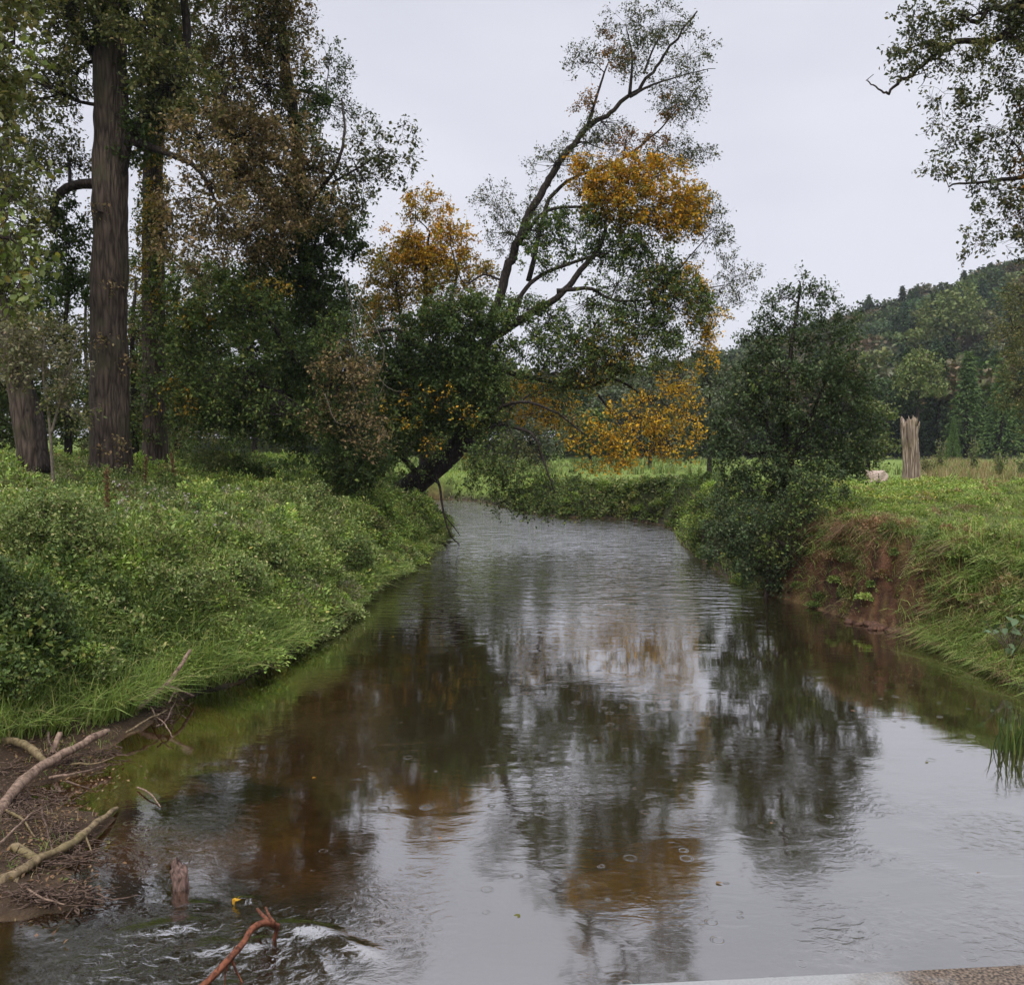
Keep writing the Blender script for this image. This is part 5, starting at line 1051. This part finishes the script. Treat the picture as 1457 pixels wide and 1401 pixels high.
wood_piece('driftwood_twig', 'thin curved twig half sunk in the clear shallows', [(196, 1120, .02), (210, 1128, .035), (222, 1138, .02), (229, 1148, .0)], .011, .007, DRIFT, 507)
wood_piece('twisted_root', 'reddish brown bent root sticking out of the rapid at the bottom', [(270, 1412, .05), (300, 1390, .12), (330, 1362, .17), (348, 1340, .20), (358, 1322, .22), (372, 1312, .22), (386, 1310, .20), (398, 1314, .12)], .022, .024, REDR, 508, 'root',
           forks=[([(384, 1312, .20), (374, 1302, .16), (366, 1293, .08)], .017, .012), ([(390, 1312, .18), (382, 1300, .13), (378, 1290, .05)], .012, .008), ([(396, 1314, .13), (392, 1330, .04), (388, 1345, -.05)], .018, .014), ([(330, 1364, .15), (336, 1380, .08), (345, 1398, 0)], .010, .006), ([(326, 1366, .15), (320, 1390, .06), (322, 1410, 0)], .008, .004)])
# stub of a post in the water, ragged top
R = np.random.RandomState(509); bpt = W(258, 1268, 0); ns = 36; a_ = np.arange(ns) / ns * 2 * PI; tops = .13 + .09 * fbm(np.cos(a_) * 3 + 4, np.sin(a_) * 3 + 4, 0, 3) * 2 * (np.cos(a_ - 2.2) * .5 + .6)
rows = []
for i in range(16):
    t = i / 15; rr = (.052 + .018 * t) * (1 + .35 * (fbm(np.cos(a_) * 3 + 3, np.sin(a_) * 3 + 3, t * 2, 5, 3) - .5) * 2); rr = rr * (1 if i < 15 else .6)
    rows.append(np.stack([np.cos(a_) * rr * 1.1 - .05 * t, np.sin(a_) * rr * .8 + .10 * t, -.15 + t * (tops + .15)], 1))
V_ = np.concatenate(rows); idx = np.arange(16 * ns).reshape(16, ns); q = np.stack([idx[:-1], np.roll(idx, -1, 1)[:-1], np.roll(idx, -1, 1)[1:], idx[1:]], -1).reshape(-1, 4)
STUBM = bark_mat('pinkish_rotten_wood', (.04, .026, .02), (.21, .135, .11), (30, 30, 9), .8, dist=.012, vor=.3)
a = Acc(); a.add(V_, [q, idx[-1:]], (.3, .3, .3)); o = link('wooden_stub', a.mesh('wooden_stub', STUBM, True), loc=bpt); tag(o, 'pinkish brown rotten wooden stub poking up out of the rapid', 'stub')
R = np.random.RandomState(540)
for i, (x0_, y0_, x1_, y1_, z_) in enumerate([(205, 1000, 245, 1048, .10), (222, 1036, 252, 990, .12), (180, 1040, 238, 1010, .16), (70, 1105, 148, 1088, .10), (95, 1112, 128, 1122, .08), (10, 1150, 50, 1190, .16), (0, 1200, 62, 1150, .18), (70, 1040, 84, 1074, .3), (100, 1085, 165, 1078, .12), (30, 1260, 90, 1290, .08), (55, 1150, 76, 1215, .15)]):
    mid_ = ((x0_ + x1_) / 2 + R.uniform(-8, 8), (y0_ + y1_) / 2 + R.uniform(-8, 8), z_ + .04)
    wood_piece('washed_up_branch', 'thin crooked washed-up branch tangled in the debris on the left shore', [(x0_, y0_, z_), mid_, (x1_, y1_, z_ * .8)], R.uniform(.010, .02), .006, [DRIFT, DRIFTD, DRIFTG][i % 3], 541 + i, group='thin branches tangled on the left shore')
# flotsam: twigs heaped on the mud (nobody could count them)
tw = Acc(); R = np.random.RandomState(510)
for (cx, cy_, n, sx_, sy_) in [(95, 1092, 150, 45, 9), (30, 1170, 160, 26, 22), (85, 1200, 170, 40, 16), (60, 1288, 170, 60, 10), (120, 1278, 60, 26, 8), (232, 1015, 130, 20, 14), (60, 1060, 60, 30, 10), (20, 1110, 60, 20, 14), (115, 1225, 60, 26, 10), (60, 1140, 110, 40, 12), (45, 1240, 120, 36, 12), (150, 1075, 60, 20, 8), (20, 1150, 90, 20, 20)]:
    px = cx + R.normal(0, .55, n) * sx_; py = cy_ + R.normal(0, .55, n) * sy_
    P = np.array([W(a1, b1_, 0) for a1, b1_ in zip(px, py)]); P[:, 2] = np.maximum(height(P[:, 0], P[:, 1]), 0) + R.uniform(0, .07, n)
    dv = rdir(n, R) * np.array([1, .6, .25]); L = R.uniform(.05, .28, (n, 1)); E = P + dv * L; M_ = (P + E) / 2 + R.normal(0, .1, P.shape) * L
    V_, fs = tubes(np.stack([P, M_, E], 1), np.array([[1, .8, .5]]) * R.uniform(.003, .009, (n, 1)), 5); tw.add(V_, fs, (.2, .2, .2))
o = link('twig_debris', tw.mesh('twig_debris', DRIFTD, True)); tag(o, 'heaps of small washed-up twigs on the muddy left shore', 'debris', kind='stuff')
lt = Acc(); n = 1300; px = np.concatenate([R.normal(70, 40, n // 2), R.normal(90, 40, n // 2)]); py = np.concatenate([R.normal(1200, 45, n // 2), R.normal(1090, 20, n // 2)])
P = np.array([W(a1, b1_, 0) for a1, b1_ in zip(px, py)]); P[:, 2] = np.maximum(height(P[:, 0], P[:, 1]), 0) + .012
V_, fs, C = leaves(P, .045, pal('dry', n, R), R, normal_bias=3, wid=.7); lt.add(V_, fs, C)
o = link('leaf_litter', lt.mesh('leaf_litter', LEAF)); tag(o, 'fallen brown leaves strewn on the mud and twigs', 'leaf litter', kind='stuff')
# orange fruit on the mud, yellow leaf in the rapid
m, nt = new_mat('orange_skin'); p = nd(nt, 'ShaderNodeBsdfPrincipled'); p.inputs['Base Color'].default_value = (.55, .13, .04, 1); p.inputs['Roughness'].default_value = .45; n1 = nd(nt, 'ShaderNodeTexNoise'); n1.inputs['Scale'].default_value = 40; b = nd(nt, 'ShaderNodeBump'); b.inputs['Strength'].default_value = .2; nt.links.new(n1.outputs['Fac'], b.inputs['Height']); nt.links.new(b.outputs[0], p.inputs['Normal']); o = nd(nt, 'ShaderNodeOutputMaterial'); nt.links.new(p.outputs[0], o.inputs[0])
V_, fs = ellip((0, 0, 0), (.022, .022, .019), 16, 12, .08, 3); a = Acc(); a.add(V_, fs, (.5, .2, .1)); pp = W(72, 1273, .06); o = link('fallen_fruit', a.mesh('fallen_fruit', m, True), loc=pp); tag(o, 'tiny orange-red fallen fruit on the mud at the lower left', 'fruit')
R = np.random.RandomState(512); pp = W(333, 1279, .05); a = Acc(); V_, fs, C = leaves(np.zeros((5, 3)) + R.normal(0, .012, (5, 3)), .06, np.tile([[.62, .36, .04]], (5, 1)), R, normal_bias=2, shape='big'); a.add(V_, fs, C); o = link('fallen_leaf', a.mesh('fallen_leaf', LEAF), loc=pp); tag(o, 'small yellow leaf caught at the edge of the rapid', 'leaf')
pp = W(156, 1196, .02); a = Acc(); V_, fs, C = leaves(np.zeros((6, 3)) + R.normal(0, .02, (6, 3)), .075, np.tile([[.30, .26, .15]], (6, 1)), R, normal_bias=2, shape='big'); a.add(V_, fs, C); o = link('fallen_leaf', a.mesh('fallen_leaf', LEAF), loc=pp); tag(o, 'curled pale fallen leaf floating beside the bent branch', 'leaf')
R = np.random.RandomState(600)
for i, (px, py) in enumerate([(445, 1105), (1060, 935), (1168, 928), (1245, 965), (700, 1010), (1018, 1255), (560, 905), (905, 1120), (1215, 1010), (1320, 1085), (625, 1190), (830, 870), (350, 1010), (1100, 1170), (980, 1030), (740, 1300), (1390, 1240)]):
    pp = W(px, py, .004); a = Acc(); V_, fs, C = leaves(np.zeros((1, 3)), .075, pal('dry' if i % 3 else 'oro', 1, R), R, normal_bias=9, shape='big', wid=.7); V_[:, 2] *= .3; a.add(V_, fs, C)
    o = link('floating_leaf', a.mesh('floating_leaf', LEAF), loc=pp); tag(o, 'tiny brown leaf drifting flat on the open river', 'leaf', 'small leaves drifting on the river')
# broken stick on the right meadow
wood_piece('broken_stick', 'short pale broken stick standing in the grass near the right edge', [(1421, 748, 1.95), (1428, 753, 1.95), (1434, 758, 1.9)], .05, .03, DRIFT, 511)
wood_piece('dead_branch', 'long thin pale branch leaning on the soil face of the right bank', [(1206, 876, .03), (1222, 862, .25), (1235, 848, .5), (1240, 838, .65)], .022, .012, DRIFT, 514)
# clods along the foot of the eroded bank
R = np.random.RandomState(515)
m = bark_mat('red_clay', (.06, .032, .022), (.16, .085, .055), (8, 8, 8), .8, dist=.03)
for i in range(16):
    px = R.uniform(1205, 1300); t = (px - 1205) / 95; c_ = W(px, 884 + 18 * t + R.uniform(-2, 5), 0); r_ = R.uniform(.05, .13)
    V_, fs = ellip((0, 0, 0), (r_ * 1.3, r_, r_ * .7), 16, 10, .45, i, 2.0); a = Acc(); a.add(V_, fs, (.2, .1, .06)); o = link('clay_clod', a.mesh('clay_clod', m, True), loc=(c_[0], c_[1], .02)); tag(o, 'reddish clod of clay fallen at the foot of the eroded bank', 'clod', 'clay clods below the eroded right bank')

# water-flow humps where the root breaks the surface are part of the river itself
# ------------------------------------------------------------------ bridge edge at the bottom right
m, nt = new_mat('bridge_concrete'); Lk = nt.links.new
tc = nd(nt, 'ShaderNodeTexCoord'); n1 = nd(nt, 'ShaderNodeTexNoise'); n1.inputs['Scale'].default_value = 9; n1.inputs['Detail'].default_value = 8; Lk(tc.outputs['Object'], n1.inputs['Vector'])
n2 = nd(nt, 'ShaderNodeTexNoise'); n2.inputs['Scale'].default_value = 110; n2.inputs['Detail'].default_value = 8; Lk(tc.outputs['Object'], n2.inputs['Vector'])
cr = nd(nt, 'ShaderNodeValToRGB'); cr.color_ramp.elements[0].color = (.22, .22, .215, 1); cr.color_ramp.elements[1].color = (.36, .36, .35, 1); Lk(n2.outputs['Fac'], cr.inputs[0])
sx = nd(nt, 'ShaderNodeSeparateXYZ'); Lk(tc.outputs['Object'], sx.inputs[0])
ms = nd(nt, 'ShaderNodeMath', operation='MULTIPLY_ADD'); ms.inputs[1].default_value = .6; Lk(n1.outputs['Fac'], ms.inputs[0]); Lk(sx.outputs['X'], ms.inputs[2])
st = nd(nt, 'ShaderNodeMapRange'); st.inputs['From Min'].default_value = 1.02; st.inputs['From Max'].default_value = 1.3; Lk(ms.outputs[0], st.inputs['Value'])
cr2 = nd(nt, 'ShaderNodeValToRGB'); cr2.color_ramp.elements[0].color = (.035, .024, .016, 1); cr2.color_ramp.elements[1].color = (.22, .16, .11, 1); cr2.color_ramp.elements[0].position = .4; cr2.color_ramp.elements[1].position = .65; Lk(n2.outputs['Fac'], cr2.inputs[0])
mm = nd(nt, 'ShaderNodeMixRGB'); Lk(st.outputs[0], mm.inputs[0]); Lk(cr.outputs[0], mm.inputs[1]); Lk(cr2.outputs[0], mm.inputs[2])
p = nd(nt, 'ShaderNodeBsdfPrincipled'); p.inputs['Roughness'].default_value = .6; Lk(mm.outputs[0], p.inputs['Base Color']); b = nd(nt, 'ShaderNodeBump'); b.inputs['Strength'].default_value = .5; b.inputs['Distance'].default_value = .01; Lk(n2.outputs['Fac'], b.inputs['Height']); Lk(b.outputs[0], p.inputs['Normal'])
o = nd(nt, 'ShaderNodeOutputMaterial'); Lk(p.outputs[0], o.inputs[0])
ZB = 2.45; A_ = W(840, 1398, ZB); B_ = W(1457, 1368, ZB); ang = math.atan2(B_[1] - A_[1], B_[0] - A_[0])
import bmesh
def slab(name, x0, x1, y0, y1, z0, z1, parent, mat, bev=.015):
    bm = bmesh.new(); bmesh.ops.create_cube(bm, size=1)
    for v in bm.verts: v.co = ((x0 + x1) / 2 + v.co.x * (x1 - x0), (y0 + y1) / 2 + v.co.y * (y1 - y0), (z0 + z1) / 2 + v.co.z * (z1 - z0))
    bmesh.ops.bevel(bm, geom=bm.edges[:], offset=bev, segments=2, affect='EDGES'); me = bpy.data.meshes.new(name); bm.to_mesh(me); bm.free(); me.materials.append(mat); return link(name, me, parent)
br = link('footbridge', None, loc=(A_[0], A_[1], ZB)); br.rotation_euler = (0, 0, ang); tag(br, 'grey concrete bridge edge, stained brown at its right, along the bottom right', 'bridge')
slab('kerb', -9, 9, -.28, 0, -.42, 0, br, m); slab('deck', -9, 9, -4.2, -.282, -.40, -.12, br, m)

# ------------------------------------------------------------------ damp air
bm = bmesh.new(); bmesh.ops.create_cube(bm, size=1)
for v in bm.verts: v.co = (v.co.x * 1240, 300 + v.co.y * 1040, (v.co.z + .5) * 190 - 6)
me = bpy.data.meshes.new('haze'); bm.to_mesh(me); bm.free()
m, nt = new_mat('haze'); pv = nd(nt, 'ShaderNodeVolumePrincipled'); pv.inputs['Density'].default_value = .0002; pv.inputs['Color'].default_value = (.86, .9, 1, 1); pv.inputs['Anisotropy'].default_value = 0
o = nd(nt, 'ShaderNodeOutputMaterial'); nt.links.new(pv.outputs[0], o.inputs['Volume']); me.materials.append(m)
hz = link('haze', me); tag(hz, kind='stuff')
